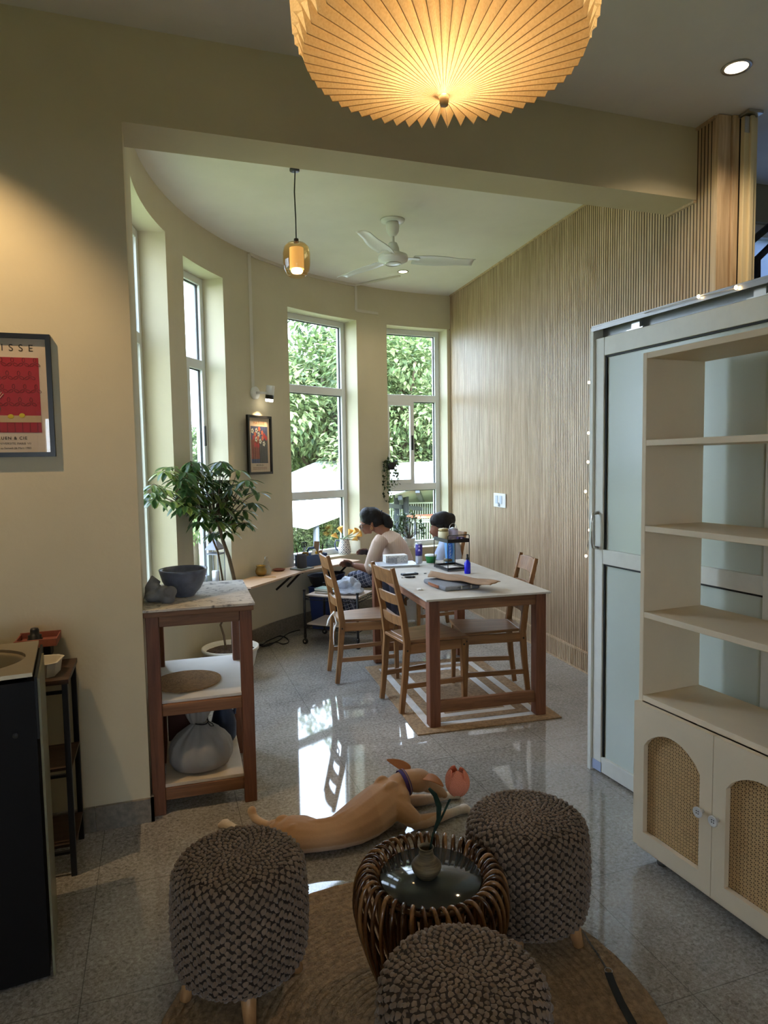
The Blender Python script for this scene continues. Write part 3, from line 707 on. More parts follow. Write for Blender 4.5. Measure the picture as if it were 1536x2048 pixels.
# far hind leg folded, foot pointing up behind
limb([(.44, 2.66, .045), (.42, 2.72, .035), (.40, 2.765, .024)], [.042, .032, .018])
limb([(.405, 2.755, .02), (.37, 2.80, .02), (.345, 2.83, .026), (.335, 2.845, .045)], [.016, .016, .018, .019])
m.ell(V(.334, 2.848, .052), (.02, .018, .024))
def dogcol(c):
    p = c+D0; tan_, pale, dark = Vector(S(196, 152, 108)), Vector(S(226, 212, 194)), Vector(S(158, 110, 72))
    f = 0
    if p.x > 1.10 and p.z < .06: f = min(1, (p.x-1.10)/.08)
    if p.x < .36 and p.y > 2.7: f = max(f, min(1, (.36-p.x)/.1))
    k = tan_.lerp(dark, max(0, min(1, (p.z-.11)/.06))*.35) if p.x > .8 else tan_.lerp(dark, max(0, (p.z-.07)/.08)*.4)
    if p.z < .05: k = k.lerp(pale, .3)
    return k.lerp(pale, f)
body = blob('body', M_DOG.m, dg_, m, .005, 3, dogcol)
M_EAR = mat('reddish tan ear', S(168, 108, 66), .8)
def ear(pts, wds, nrm, nm='ear'):
    e = MB(); P = [V(*p) for p in pts]; vs = []; fs = []
    for i, p in enumerate(P):
        t = (P[min(i+1, len(P)-1)]-P[max(i-1, 0)]).normalized(); u = t.cross(Vector(nrm)).normalized(); q = u.cross(t)
        vs += [p-u*wds[i], p-q*wds[i]*.28, p+u*wds[i]]
    for i in range(len(P)-1):
        for j in range(2): fs.append((i*3+j, i*3+j+1, i*3+4+j, i*3+3+j))
    e.add(vs, fs, True); e.build(nm, M_EAR, dg_, solid=.006, sub=2)
ear([(1.012, 2.70, .185), (.985, 2.715, .208), (.945, 2.722, .228), (.908, 2.722, .245)], [.026, .026, .017, .002], (.3, -.8, .5))
ear([(1.05, 2.632, .185), (1.068, 2.60, .195), (1.09, 2.572, .188), (1.108, 2.55, .166)], [.027, .027, .018, .003], (-.4, .3, .8))
# collar
cc = V(.972, 2.672, .152); ax = (V(1.02, 2.672, .157)-V(.93, 2.664, .14)).normalized(); u = ax.cross(Vector((0, 0, 1))).normalized(); q = u.cross(ax)
def band(nm, mt, r, wd, off=0):
    b_ = MB(); vs = []; fs = []; n = 40
    for j in range(n):
        a = 2*pi*j/n; rad = (u*cos(a)+q*sin(a))
        for dx, dr in ((-wd, 0), (-wd, .003), (wd, .003), (wd, 0)): vs.append(cc+ax*(dx+off)+rad*(r+dr))
    for j in range(n):
        k = (j+1) % n
        for i in range(4): fs.append((j*4+i, j*4+(i+1) % 4, k*4+(i+1) % 4, k*4+i))
    b_.add(vs, fs, True); return b_.build(nm, mt, dg_)
cl = band('collar', mat('purple webbing collar', S(62, 44, 108), .7), .0535, .0125)
st_ = band('collar_stripe', mat('tan collar edge', S(150, 118, 104), .8), .0555, .0022, .006)
# ---------------------------------------------------------------- work stand in the opening
wb = thing('work_stand', 'dark red wooden work stand with canvas covered top against the left wall end', 'work stand', (-.072, 3.05, 0), R(-2))
W_, D_, TH = .455, .60, .93
def wpart(nm, a, b_, mt, bev=.003, **k): m = MB(); m.box2(a, b_); return m.build(nm, mt, wb, bevel=bev, **k)
for x in (0, W_-.055):
    for y in (.0, D_-.055): wpart('leg', (x, y, 0), (x+.055, y+.05, TH-.035), M_SAL)
wpart('front_rail', (.055, .008, TH-.085), (W_-.055, .035, TH-.036), M_SALX); wpart('back_rail', (.055, D_-.05, TH-.085), (W_-.055, D_-.02, TH-.036), M_SALX)
for x in (.012, W_-.042): wpart('side_rail', (x, .05, TH-.085), (x+.03, D_-.055, TH-.036), M_SALY)
M_TOPD = Mat('smeared canvas board'); v_ = M_TOPD.tc(); f_ = M_TOPD.noise(v_, 16, 6, .7, 1.5); g_ = M_TOPD.noise(v_, 5, 3)
M_TOPD.col(M_TOPD.mix(M_TOPD.ramp(f_, [(.52, (0, 0, 0)), (.62, (.8, .8, .8))]), M_TOPD.ramp(g_, [(.3, S(178, 170, 160)), (.7, S(208, 203, 196))]), S(66, 64, 66))); M_TOPD.p.inputs['Roughness'].default_value = .7
wpart('top', (-.014, -.02, TH-.012), (W_+.014, D_+.02, TH), M_TOPD.m, .002)
wpart('top_edge', (-.008, -.012, TH-.036), (W_+.008, D_+.012, TH-.0125), M_SALX)
M_PLY = mat('pale plywood', S(206, 190, 166), .6, var=.1, vs=7)
M_PLYG = mat('white greyish board', S(212, 208, 200), .6, var=.06, vs=6)
wpart('middle_shelf', (.0, .02, .498), (W_, D_+.06, .512), M_PLYG, .002); wpart('shelf_rail', (.055, .006, .445), (W_-.055, .03, .497), M_SALX)
wpart('shelf_rail', (.055, D_-.05, .445), (W_-.055, D_-.02, .497), M_SALX)
wpart('bottom_shelf', (.055, .015, .118), (W_-.055, D_-.02, .134), M_PLY, .002); wpart('bottom_rail', (.055, .01, .062), (W_-.055, .04, .117), M_SALX)
WM = wb.matrix_basis.copy() if False else (T(-.072, 3.05, 0) @ rotz(R(-2)))
def onw(x, y, z): return WM @ Vector((x, y, z))
# bowl
M_GLZ = mat('blue grey glaze', S(96, 102, 118), .3, var=.35, vs=16)
bw = thing('ceramic_bowl', 'large blue-grey glazed bowl on top of the work stand', 'bowl', onw(.135, .30, TH+.0005))
m = MB(); m.lathe([(0, 0), (.048, 0), (.052, .006), (.078, .035), (.098, .075), (.108, .112), (.112, .128), (.109, .130), (.104, .115), (.09, .07), (.06, .025), (0, .012)], 48); m.build('body', M_GLZ, bw)
# grey clay-smeared cloth
M_RAG = mat('grey rubber glove cloth', S(124, 124, 126), .8, bump=.4, bs=40)
rgc = thing('clay_rag', 'crumpled grey rag draped behind the bowl on the work stand', 'rag', onw(.02, .36, TH+.001))
m = MB()
m.tube([(-.006, .03, .015), (.0, .04, .06), (.012, .05, .095), (.04, .05, .07)], [.022, .026, .02, .012], 10); m.tube([(.0, .0, .02), (.035, -.02, .024), (.075, -.045, .028), (.1, -.07, .018)], [.024, .022, .018, .009], 10)
for k in range(9): m.ell((.012+.013*k*.7, .035-.012*k, .03+.022*sin(k*1.7)), (.03, .026, .026))
m.ell((.0, .0, .02), (.03, .04, .022)); m.ell((.01, .03, .05), (.024, .03, .03))
blob('cloth', M_RAG, rgc, m, .005, 5)
rgc.location = onw(.02, .165, TH+.003)
bw.location = onw(.165, .265, TH+.0005)
# placemat on the middle shelf
M_WEAVE = mat('woven straw', S(168, 132, 88), .9, var=.25, vs=70, bump=.6, bs=260)
pm = round_rug('woven_placemat', None, .158, .012, mt=M_WEAVE, th=.008); pm.location = onw(.165, .26, .5125); tag(pm, 'round woven straw placemat on the middle shelf of the work stand', 'placemat')
# cloth sack
M_SACK = mat('translucent white bag', S(150, 146, 140), .7, var=.12, vs=9)
sk_ = thing('tied_sack', 'tied grey-white cloth sack on the bottom shelf of the work stand', 'sack', onw(.215, .16, .1345))
def wob(a, z): return 1+(.045*sin(9*a+z*9)+.03*sin(17*a+2))*max(0, min(1, (z-.03)/.12))+.02*sin(2*a)
m = MB(); m.lathe([(0, 0), (.09, .0), (.128, .014), (.145, .045), (.146, .085), (.132, .125), (.104, .16), (.066, .188), (.04, .205), (.034, .212)], 84, sy=.85, wob=wob); m.build('sack_body', M_SACK, sk_)
def wob2(a, z): return 1+.1*sin(11*a)+.05*sin(5*a+1)
m = MB(); m.lathe([(.033, .212), (.04, .225), (.052, .25), (.056, .285), (.05, .297), (.02, .29)], 66, c=(-.01, 0, 0), wob=wob2); m.build('ruffled_neck', M_SACK, sk_)
m = MB(); m.tube([(.037*cos(2*pi*i/30), .037*sin(2*pi*i/30), .211+.004*sin(4*pi*i/30)) for i in range(30)], .003, 6, closed=True); m.tube([(.036, -.01, .211), (.055, -.015, .2), (.06, -.02, .19), (.045, -.03, .195), (.034, -.016, .21)], .002, 6); m.build('tie_string', M_DARKRUB, sk_)
# blue jug behind the sack and dark board
M_NAVY = mat('navy blue enamel', S(34, 48, 72), .4)
jg = thing('blue_flagon', 'dark blue round container with handle behind the tied sack', 'container', onw(.335, .43, .1345))
m = MB(); m.lathe([(0, 0), (.05, 0), (.062, .02), (.064, .09), (.05, .15), (.024, .175), (.02, .215), (.026, .22), (0, .22)], 28); m.build('body', M_NAVY, jg)
m = MB(); m.tube([(.02, 0, .2), (.05, .0, .225), (.062, 0, .18), (.055, 0, .13)], .008, 8); m.build('handle', M_NAVY, jg)
bd = thing('brown_board', 'dark red-brown board leaning behind the tied sack on the stand', 'board', onw(.06, .5, .1345), R(-2))
m = MB(); m.box2((0, 0, 0), (.2, .015, .3)); m.build('panel', mat('dark red brown board', S(74, 40, 32), .6), bd, bevel=.002)
# ---------------------------------------------------------------- dining table, chairs, rug
TR = R(-4); TP = Vector((1.432, 3.505, 0)); TM = T(*TP) @ rotz(TR); TH2 = .765; TW, TD = .762, 1.41
def ont(x, y, z=TH2+.0003): return TM @ Vector((x, y, z))
dt = thing('dining_table', 'long work table with canvas covered top and reddish wooden legs', 'table', TP, TR)
def tpart(nm, a, b_, mt, bev=.003): m = MB(); m.box2(a, b_); return m.build(nm, mt, dt, bevel=bev)
tpart('tabletop', (-.01, -.01, TH2-.012), (TW+.01, TD+.01, TH2), M_CANVAS, .002)
for x in (.012, TW-.077):
    for y in (.008, TD-.078): tpart('leg', (x, y, .009), (x+.065, y+.07, TH2-.0125), M_SAL)
tpart('front_apron', (.077, .016, TH2-.078), (TW-.077, .045, TH2-.0125), M_SALX); tpart('back_apron', (.077, TD-.045, TH2-.078), (TW-.077, TD-.016, TH2-.0125), M_SALX)
for x in (.02, TW-.049): tpart('side_apron', (x, .078, TH2-.078), (x+.029, TD-.078, TH2-.0125), M_SALY)
tpart('stretcher', (.077, .028, .085), (TW-.077, .056, .155), M_SALX); tpart('stretcher', (.077, TD-.056, .085), (TW-.077, TD-.028, .155), M_SALX)
# rug of jute and white stripes
M_WHB = mat('white cotton stripe', S(214, 210, 204), .95, var=.08, vs=60, bump=.4, bs=260)
ru = thing('striped_rug', 'rectangular jute rug with white stripes under the long table', 'rug', (1.345, 3.455, 0.0005), TR)
RW, RD = .905, 1.33
def rect_ring(nm, a, b_, mt, z1):
    m = MB(); o_ = [(a, a), (RW-a, a), (RW-a, RD-a), (a, RD-a)]; i_ = [(b_, b_), (RW-b_, b_), (RW-b_, RD-b_), (b_, RD-b_)]
    vs = [(*p, 0) for p in o_+i_]+[(*p, z1) for p in o_+i_]
    fs = []
    for j in range(4):
        k = (j+1) % 4; fs += [(8+j, 8+k, 12+k, 12+j), (j, 4+j, 4+k, k), (j, k, 8+k, 8+j), (4+j, 12+j, 12+k, 4+k)]
    m.add(vs, fs); m.build(nm, mt, ru, bevel=.002)
a = 0
for k, w_ in enumerate((.085, .05, .07, .05, .07)): rect_ring('jute_stripe' if k % 2 == 0 else 'white_stripe', a, a+w_, M_JUTE if k % 2 == 0 else M_WHB, .008); a += w_
m = MB(); m.box2((a, a, 0), (RW-a, RD-a, .008)); m.build('jute_stripe', M_JUTE, ru)
# chairs: seat to +x, backrest at -x
def make_chair(label):
    c = thing('dining_chair', label, 'chair', (0, 0, 0), 0, 'pine dining chairs round the long table'); Y = (0, 1, 0)
    for s in (-1, 1):
        m = MB(); m.chain([(-.222, s*.150, 0), (-.196, s*.152, .22), (-.180, s*.154, .43), (-.205, s*.154, .62), (-.272, s*.154, .905)], [(.026, .03), (.028, .036), (.028, .042), (.027, .036), (.025, .024)], Y); m.build('leg', M_PINE, c, bevel=.003)
        m = MB(); m.chain([(.208, s*.176, 0), (.200, s*.174, .425)], [(.027, .025), (.032, .036)], Y); m.build('leg', M_PINE, c, bevel=.003)
        m = MB(); m.bar((-.175, s*.155, .395), (.19, s*.174, .395), .058, .02); m.build('side_rail', M_PINEX, c, bevel=.002)
        m = MB(); m.bar((-.195, s*.152, .165), (.20, s*.175, .165), .03, .019); m.build('side_stretcher', M_PINEX, c, bevel=.002)
        for x, yy in ((-.183, .1688), (.2, .191)):
            m = MB(); m.M = T(x, s*yy, .39) @ Matrix.Rotation(R(90), 4, 'X'); m.lathe([(0, -.0006), (.006, -.0006), (.006, .0006), (0, .0006)], 12); m.build('screw_cap', M_BLACK, c)
    m = MB(); m.bar((.2, -.158, .395), (.2, .158, .395), .055, .019); m.build('front_rail', M_PINE, c, bevel=.002)
    m = MB(); m.prism([(-.16, -.138), (-.16, .138), (.228, .200), (.228, -.200)], .427, .446); m.prism([(-.2, -.138), (-.16, -.138), (-.16, .138), (-.2, .138)], .427, .446); m.build('seat', M_PINEX, c, bevel=.004)
    for z, hh in ((.845, .085), (.70, .062), (.565, .055)):
        def xx(z): return -.205-.067*(z-.62)/.285 if z > .62 else -.180-.025*(z-.43)/.19
        m = MB(); vs = []; fs = []; n = 10
        for i in range(n+1):
            y = -.142+.284*i/n; b_ = .020*(1-(y/.142)**2); top = hh/2+.008*(1-(y/.142)**2)
            for dz, dx in ((-hh/2, -.008), (-hh/2, .008), (top, .008), (top, -.008)): vs.append((xx(z+dz)-b_+dx, y, z+dz))
        for i in range(n): fs += [(i*4+j, i*4+(j+1) % 4, i*4+4+(j+1) % 4, i*4+4+j) for j in range(4)]
        fs += [(3, 2, 1, 0), (n*4, n*4+1, n*4+2, n*4+3)]; m.add(vs, fs); m.build('back_slat', M_PINE, c, bevel=.002)
    return c
c1 = make_chair('brown pine chair nearest the viewer, at the near left side of the long table'); c1.location = (1.575, 3.955, .009); c1.rotation_euler.z = R(5)
c2 = dup(c1, (1.372, 4.615, .009), R(-3), 'brown pine chair with a white tie on its back post, left of the table')
c3 = dup(c1, (2.068, 3.98, .009), R(168), 'brown pine chair between the long table and the slatted wall')
c4 = dup(c1, (2.375, 5.70, .0005), R(180), 'brown pine chair at the far corner, behind the seated person with tied-up dark hair')
tie = thing('white_tie', 'white cotton tie knotted round the back post of the far left chair', 'tie', (1.175, 4.465, .5))
q = lambda x, y: atd(x, y, 4.62)-tie.location
m = MB(); m.tube([q(668, 1224), q(662, 1231), q(657, 1240), q(654, 1252)], [.004, .007, .008, .005], 6); m.tube([q(668, 1226), q(671, 1238), q(673, 1246), q(668, 1262)], [.004, .006, .006, .004], 6); m.ell(q(668, 1225), (.01, .01, .01)); m.tube([q(668, 1245), q(667, 1275), q(668, 1290)], .004, 6)
blob('strap', M_PAPERW, tie, m, .003, 3)

# ---------------------------------------------------------------- things on the table
def on_table(px_, py_): return atz(px_, py_, TH2+.0004)
def ZB(x, y): return on_table(700+x*.2018, 980+y*.2018)
tb_ = thing('tissue_box', 'white printed cardboard box at the far left corner of the long table', 'box', (ZB(352, 742)+ZB(566, 732))/2+Vector((.01, .05, 0)), R(-5))
M_PRINT = Mat('white box with faint print'); v_ = M_PRINT.tc(scale=(1, 1, 1)); M_PRINT.col(M_PRINT.ramp(M_PRINT.noise(v_, 60, 3, .6, 1), [(.5, S(230, 230, 226)), (.62, S(176, 178, 176))])); M_PRINT.p.inputs['Roughness'].default_value = .6
m = MB(); m.box2((-.088, -.05, 0), (.088, .05, .066)); m.build('carton', M_PRINT.m, tb_, bevel=.002)
m = MB(); m.box2((-.086, -.048, .0662), (.086, .048, .0675)); m.build('lid_flap', M_PAPERW, tb_)
m = MB(); m.box2((-.075, -.0513, .008), (.0, -.0502, .052)); m.build('printed_panel', mat('grey print', S(170, 172, 176), .6, var=.3, vs=90), tb_)
lp = thing('laptop', 'closed silver laptop lying on the long table under the energy drink can', 'laptop', ont(.335, 1.12), R(-4))
M_ALUM = mat('laptop aluminium', S(196, 200, 208), .35, metal=.6)
m = MB(); m.box2((-.155, -.11, .002), (.155, .11, .009)); m.build('base', M_ALUM, lp, bevel=.003)
m = MB(); m.box2((-.155, -.11, .0098), (.155, .11, .0155)); m.build('lid', M_ALUM, lp, bevel=.003)
m = MB(); m.ell((0, 0, .0156), (.012, .013, .0006)); m.build('emblem', mat('grey emblem', S(120, 124, 132), .2, metal=.7), lp)
lp.location = (atz(792, 1131, TH2)+Vector((0, 0, .0004))); lp.rotation_euler.z = R(-8)
cn = thing('drink_can', 'tall slim blue, violet and silver drink can standing on the laptop', 'can', atz(838, 1127, TH2+.016)); cn.location.z = TH2+.0168
m = MB(); m.lathe([(0, 0), (.02, 0), (.0265, .008), (.0265, .148), (.022, .158), (.021, .156), (0, .155)], 28); m.build('body', mat('silver can', S(196, 200, 212), .3, metal=.5), cn)
m = MB(); m.lathe([(.0268, .06), (.0269, .06), (.0269, .147), (.0268, .147)], 28); m.build('violet_band', mat('violet blue label', S(58, 46, 138), .35), cn, label='violet blue label band')
M_LILAC = mat('pale lilac print', S(190, 176, 220), .4)
M0 = rotz(YAW*-1+R(-96)); m = MB()
for z_, hw in ((.1, .3), (.128, .25)): m.grid(lambda u, v: Vector((.0272*cos((u-.5)*2*hw-pi/2-.3), .0272*sin((u-.5)*2*hw-pi/2-.3), z_+.014*v-.012*abs(u-.5))), 6, 2)
m.build('label_mark', M_LILAC, cn)
gc = thing('green_tub', 'small green plastic tub with white lid on the long table', 'tub', ZB(800, 722)+Vector((.01, .02, 0)))
m = MB(); m.lathe([(0, 0), (.034, 0), (.044, .05), (.0445, .052), (0, .052)], 28); m.build('tub_body', mat('green tub', S(52, 134, 70), .4, var=.15, vs=30), gc)
m = MB(); m.lathe([(0, .0523), (.047, .0523), (.048, .056), (.046, .062), (.03, .064), (0, .064)], 28); m.build('lid', mat('white lid', S(226, 230, 226), .5), gc)
# two-tier black wire rack
rF, rR, rL = ont(.46, .86), ont(.60, .83), ont(.0, 0)
rk = thing('tabletop_rack', 'two-tier black metal rack standing on the long table', 'rack', atz(700+973*.2018, 980+812*.2018, TH2+.0005), R(-50))
A_ = ZB(973, 815); B_ = ZB(1228, 836); C_ = ZB(815, 806); ex = (B_-A_).to_2d(); ey = (C_-A_).to_2d()
A_ = on_table(896, 1143.5); rk.rotation_euler = (0, 0, 0); rk.location = A_
_r2 = cam_to_world(Vector((1, 0, 0))); _r2 = Vector((_r2.x, _r2.y, 0)).normalized(); _f2 = Vector((-_r2.y, _r2.x, 0))
wx = .17; wy = .235; ux = (_r2*.94+_f2*.34).normalized(); uy = Vector((-ux.y, ux.x, 0)); 
cor = [Vector((0, 0, 0)), ux*wx, ux*wx+uy*wy, uy*wy]; zt = .205
for i in range(4): m = MB(); m.tube([cor[i]+Vector((0, 0, .001)), cor[i]+Vector((0, 0, zt+.048 if i in (0, 1) else zt+.02))], .0032, 8); m.build('post', M_BLACK, rk)
for zz in (.006, zt):
    m = MB(); m.prism([(c.x, c.y) for c in cor], zz-.002, zz); m.build('tray', M_BLACK, rk)
    for i in range(4):
        m = MB(); a, b_ = cor[i], cor[(i+1) % 4]; m.bar(a+Vector((0, 0, zz+.011)), b_+Vector((0, 0, zz+.011)), .026 if zz > .1 else .016, .002); m.build('tray_rim', M_BLACK, rk)
m = MB(); m.tube([cor[0]+Vector((0, 0, zt+.046)), cor[0].lerp(cor[1], .05)+Vector((0, 0, zt+.052)), cor[0].lerp(cor[1], .95)+Vector((0, 0, zt+.052)), cor[1]+Vector((0, 0, zt+.046))], .0032, 8); m.build('handle_rail', M_BLACK, rk)
def onr(u, v, z): return A_+ux*wx*u+uy*wy*v+Vector((0, 0, z))
jr = thing('glass_jar', 'cream filled jar with gold lid on the top tier of the black rack', 'jar', onr(.27, .72, zt+.0004)); jr.location.z = A_.z+zt+.0004
m = MB(); m.lathe([(0, 0), (.036, 0), (.039, .006), (.039, .062), (.034, .068), (0, .068)], 28); m.build('body', mat('cream jar', S(216, 206, 168), .3, var=.08, vs=20), jr)
m = MB(); m.lathe([(0, .0684), (.037, .0684), (.037, .084), (.03, .087), (0, .087)], 28); m.build('lid', mat('dull gold lid', S(166, 148, 104), .35, metal=.6), jr)
kt = thing('lilac_canister', 'lilac canister with wire bail handle on the top tier of the black rack', 'canister', onr(.74, .74, zt+.0004)); kt.location.z = A_.z+zt+.0004
M_LIL = mat('lilac enamel', S(196, 188, 218), .35)
m = MB(); m.lathe([(0, 0), (.036, 0), (.038, .004), (.038, .07), (.036, .074), (0, .074)], 28); m.build('body', M_LIL, kt)
m = MB(); m.lathe([(0, .0742), (.036, .0742), (.034, .08), (.018, .087), (.008, .092), (0, .093)], 28); m.build('lid', mat('grey lilac lid', S(180, 180, 190), .3, metal=.3), kt)
m = MB(); m.tube([(.036*cos(pi*i/16), .012*cos(pi*i/16), .078+.042*sin(pi*i/16)) for i in range(17)], .0018, 6); m.build('bail_handle', M_STEEL, kt)
pc = thing('paper_packet', 'crumpled cream packet on the front of the black rack top tier', 'packet', onr(.38, .22, zt+.0006)); pc.location.z = A_.z+zt+.0006
m = MB(); m.grid(lambda u, v: Vector(((u-.5)*.085, (v-.5)*.04, .003+.012*sin(pi*u)*sin(pi*v)+.004*sin(9*u+5*v))), 10, 6); ob = m.build('wrapper', mat('cream packet', S(216, 208, 186), .6), pc, solid=.003); pc.rotation_euler.z = atan2(ux.y, ux.x)
pb = thing('purple_pouch', 'small dark purple box on the right end of the rack top tier', 'box', onr(.78, .3, zt+.0006), atan2(ux.y, ux.x)); pb.location.z = A_.z+zt+.0006
m = MB(); m.box2((-.022, -.018, 0), (.022, .018, .03)); m.build('box_body', mat('dark purple card', S(56, 44, 92), .5), pb, bevel=.002); m = MB(); m.box2((-.006, -.0188, .005), (.008, -.0182, .026)); m.build('label', M_LILAC, pb)
nb = thing('white_notebook', 'thin white notebook lying in the lower tier of the black rack', 'notebook', onr(.42, .55, .0066), atan2(ux.y, ux.x)+.25); nb.location.z = A_.z+.0066
m = MB(); m.box2((-.06, -.04, 0), (.06, .04, .006)); m.build('cover', M_PAPERW, nb, bevel=.001)
gd = thing('glass_dish', 'clear glass dish with round wooden lid behind the lower rack tier', 'dish', ZB(1010, 768)+Vector((.045, .17, 0)))
m = MB(); m.lathe([(0, 0), (.036, 0), (.04, .022), (.037, .022), (.033, .004), (0, .004)], 28); m.build('dish', M_CLEAR, gd)
m = MB(); m.lathe([(0, .0225), (.034, .0225), (.034, .038), (.026, .043), (0, .044)], 28); m.build('wooden_lid', mat('dark olive wood lid', S(92, 82, 60), .5), gd)
tp = thing('blue_tube', 'large upright light-blue squeeze pack with white lettering behind the rack', 'bottle', ZB(1002, 735)+Vector((.0, .02, 0)), -YAW)
M_LBLUE = mat('light blue plastic', S(112, 168, 226), .35); M_MBLUE = mat('mid blue oval', S(44, 104, 190), .35)
m = MB()
for i in range(1): m.lathe([(0, 0), (.030, 0), (.034, .01), (.038, .09), (.043, .17), (.04, .19), (0, .195)], 28, sy=.62)
m.build('body', M_LBLUE, tp)
def onfront(z, x, r=.0): w_ = .034+.009*z/.17+.0016; return Vector((x, -w_*.62*sqrt(max(0, 1-(x/w_)**2))-r, z))
m = MB(); m.grid(lambda u, v: onfront(.03+.145*u, (.022*sin(pi*(.08+.84*u)))*(v-.5)*2-.006+.010*u, .0006), 12, 8); m.build('oval_label', M_MBLUE, tp)
m = MB()
for k in range(8):                          # the white vertical lettering, too small in the photo to read
    z_ = .055+k*.0125; s_ = 1 if k % 2 else -1
    p0, p1, p2 = onfront(z_, -.006, .0016), onfront(z_+.008, -.006+.009, .0016), onfront(z_+.004*s_+.004, .004, .0016); m.tube([p0, p2, p1], .0012, 5)
m.build('lettering', M_PAPERW, tp)
sb_ = thing('blue_bottle', 'cobalt blue glass bottle with black spray cap beside the black rack', 'bottle', ZB(1158, 830)+Vector((.012, .012, 0)))
sb_.location = on_table(935, 1147); sb_.rotation_euler.z = .3
m = MB(); m.lathe([(0, 0), (.020, 0), (.022, .004), (.022, .072), (.018, .084), (.009, .092), (.009, .098), (0, .098)], 24); m.build('body', mat('cobalt glass', S(20, 24, 196), .1, spec=.7), sb_)
m = MB(); m.lathe([(0, .0982), (.011, .0982), (.011, .112), (.008, .114), (.0075, .132), (.006, .136), (0, .136)], 18); m.build('spray_cap', M_BLACK, sb_)
ph = thing('phone_case', 'small dark blue-grey hard case lying on the table beside the laptop', 'case', (ZB(590, 842)), R(4))
m = MB(); m.box2((-.06, -.022, .0), (.06, .022, .014)); m.build('case_body', mat('dark slate case', S(44, 50, 62), .4), ph, bevel=.005); m = MB(); m.box2((-.03, -.014, .0142), (.035, .016, .0155)); m.build('pale_top', mat('pale top', S(206, 206, 200), .5), ph)
ky = thing('key_fob', 'black key fob on the table in front of the dark hard case', 'key fob', ZB(585, 872), R(-18))
m = MB(); m.ell((0, 0, .007), (.034, .013, .007)); m.ell((.03, 0, .007), (.014, .012, .007)); m.build('fob_body', M_BLACK, ky); m = MB(); m.tube([(-.045+.008*cos(2*pi*i/14), .008*sin(2*pi*i/14), .0025) for i in range(14)], .0014, 5, closed=True); m.build('ring', M_STEEL, ky)
sc_ = thing('small_clip', 'tiny black clip on the table left of the brown paper bag', 'clip', ZB(745, 830)); m = MB(); m.box2((-.009, -.004, 0), (.009, .004, .005)); m.build('clip_body', M_BLACK, sc_, bevel=.001)
ts = thing('crumpled_tissue', 'tiny crumpled scrap of white tissue near the front left edge of the table', 'tissue', ZB(692, 990)); m = MB(); m.grid(lambda u, v: Vector(((u-.5)*.035, (v-.5)*.03, .003+.007*abs(sin(7*u+3*v))*sin(pi*u))), 8, 8); m.build('scrap', M_PAPERW, ts, solid=.001)
# grey laptop sleeve and brown paper bag
M_SLV = mat('grey heather fabric', S(132, 134, 140), .85, var=.1, vs=120, bump=.2, bs=500)
s1, s2, s3 = ZB(707, 905), ZB(940, 1010), ZB(1295, 978)
sv = thing('laptop_sleeve', 'padded grey laptop sleeve with tan handle strap on the long table', 'laptop sleeve', s2, atan2((s3-s2).y, (s3-s2).x))
lw, ld = (s3-s2).length, .33
m = MB()
def fn(u, v):
    e = min(1, min(u, 1-u)*9)*min(1, min(v, 1-v)*9); return Vector((u*lw, v*ld, .03+.010*e+.006*sin(5*u+2)*e))
m.box2((.002, .002, .0), (lw-.002, ld-.002, .029)); m.build('body', M_SLV, sv, bevel=.012, seg=3)
m = MB(); m.grid(lambda u, v: Vector((.01+u*(lw-.02), .01+v*(ld-.02), .028+.012*sin(pi*u)**.5*sin(pi*v)**.5)), 12, 12); m.build('padded_flap', M_SLV, sv)
m = MB(); m.tube([(lw*.35, -.002, .02), (lw*.7, -.003, .03), (lw+.002, .0, .02), (lw+.003, ld*.4, .017)], .0018, 6); m.build('zip', mat('dark zip', S(70, 72, 78), .5), sv)
for x in (.45, .72): m = MB(); m.box((lw*x, -.006, .02), (.009, .005, .022)); m.build('zip_pull', M_STEEL, sv, bevel=.001)
m = MB(); m.chain([(-.004, ld*.25, .016), (-.010, ld*.36, .018), (-.010, ld*.58, .018), (-.004, ld*.7, .016)], (.018, .005), (0, 0, 1)); m.build('handle_strap', mat('tan leather', S(150, 92, 58), .6), sv, bevel=.001)
M_KRAFT = mat('brown kraft paper', S(150, 118, 88), .8, var=.12, vs=10, bump=.15, bs=40)
b0, b1, b2 = ZB(765, 850), ZB(1490, 915), ZB(1385, 948)
bg = thing('paper_bag', 'crumpled flat brown paper bag lying over the grey laptop sleeve', 'paper bag', sv.location+Vector((0, 0, .046)), 0)
pa, pb_, pc_, pd = [atz(700+x*.2018, 980+y*.2018, TH2+.052)-bg.location for x, y in ((770, 858), (1395, 945), (1492, 903), (800, 805))]
def fb(u, v):
    p = pa.lerp(pb_, u).lerp(pd.lerp(pc_, u), v); p.z = .004+.010*sin(pi*v)*(.6+.4*sin(6*u))+.004*sin(14*u+8*v)+.012*max(0, u-.72)*sin(6*v); return p
m = MB(); m.grid(fb, 24, 10); m.build('sheet', M_KRAFT, bg, solid=.004)
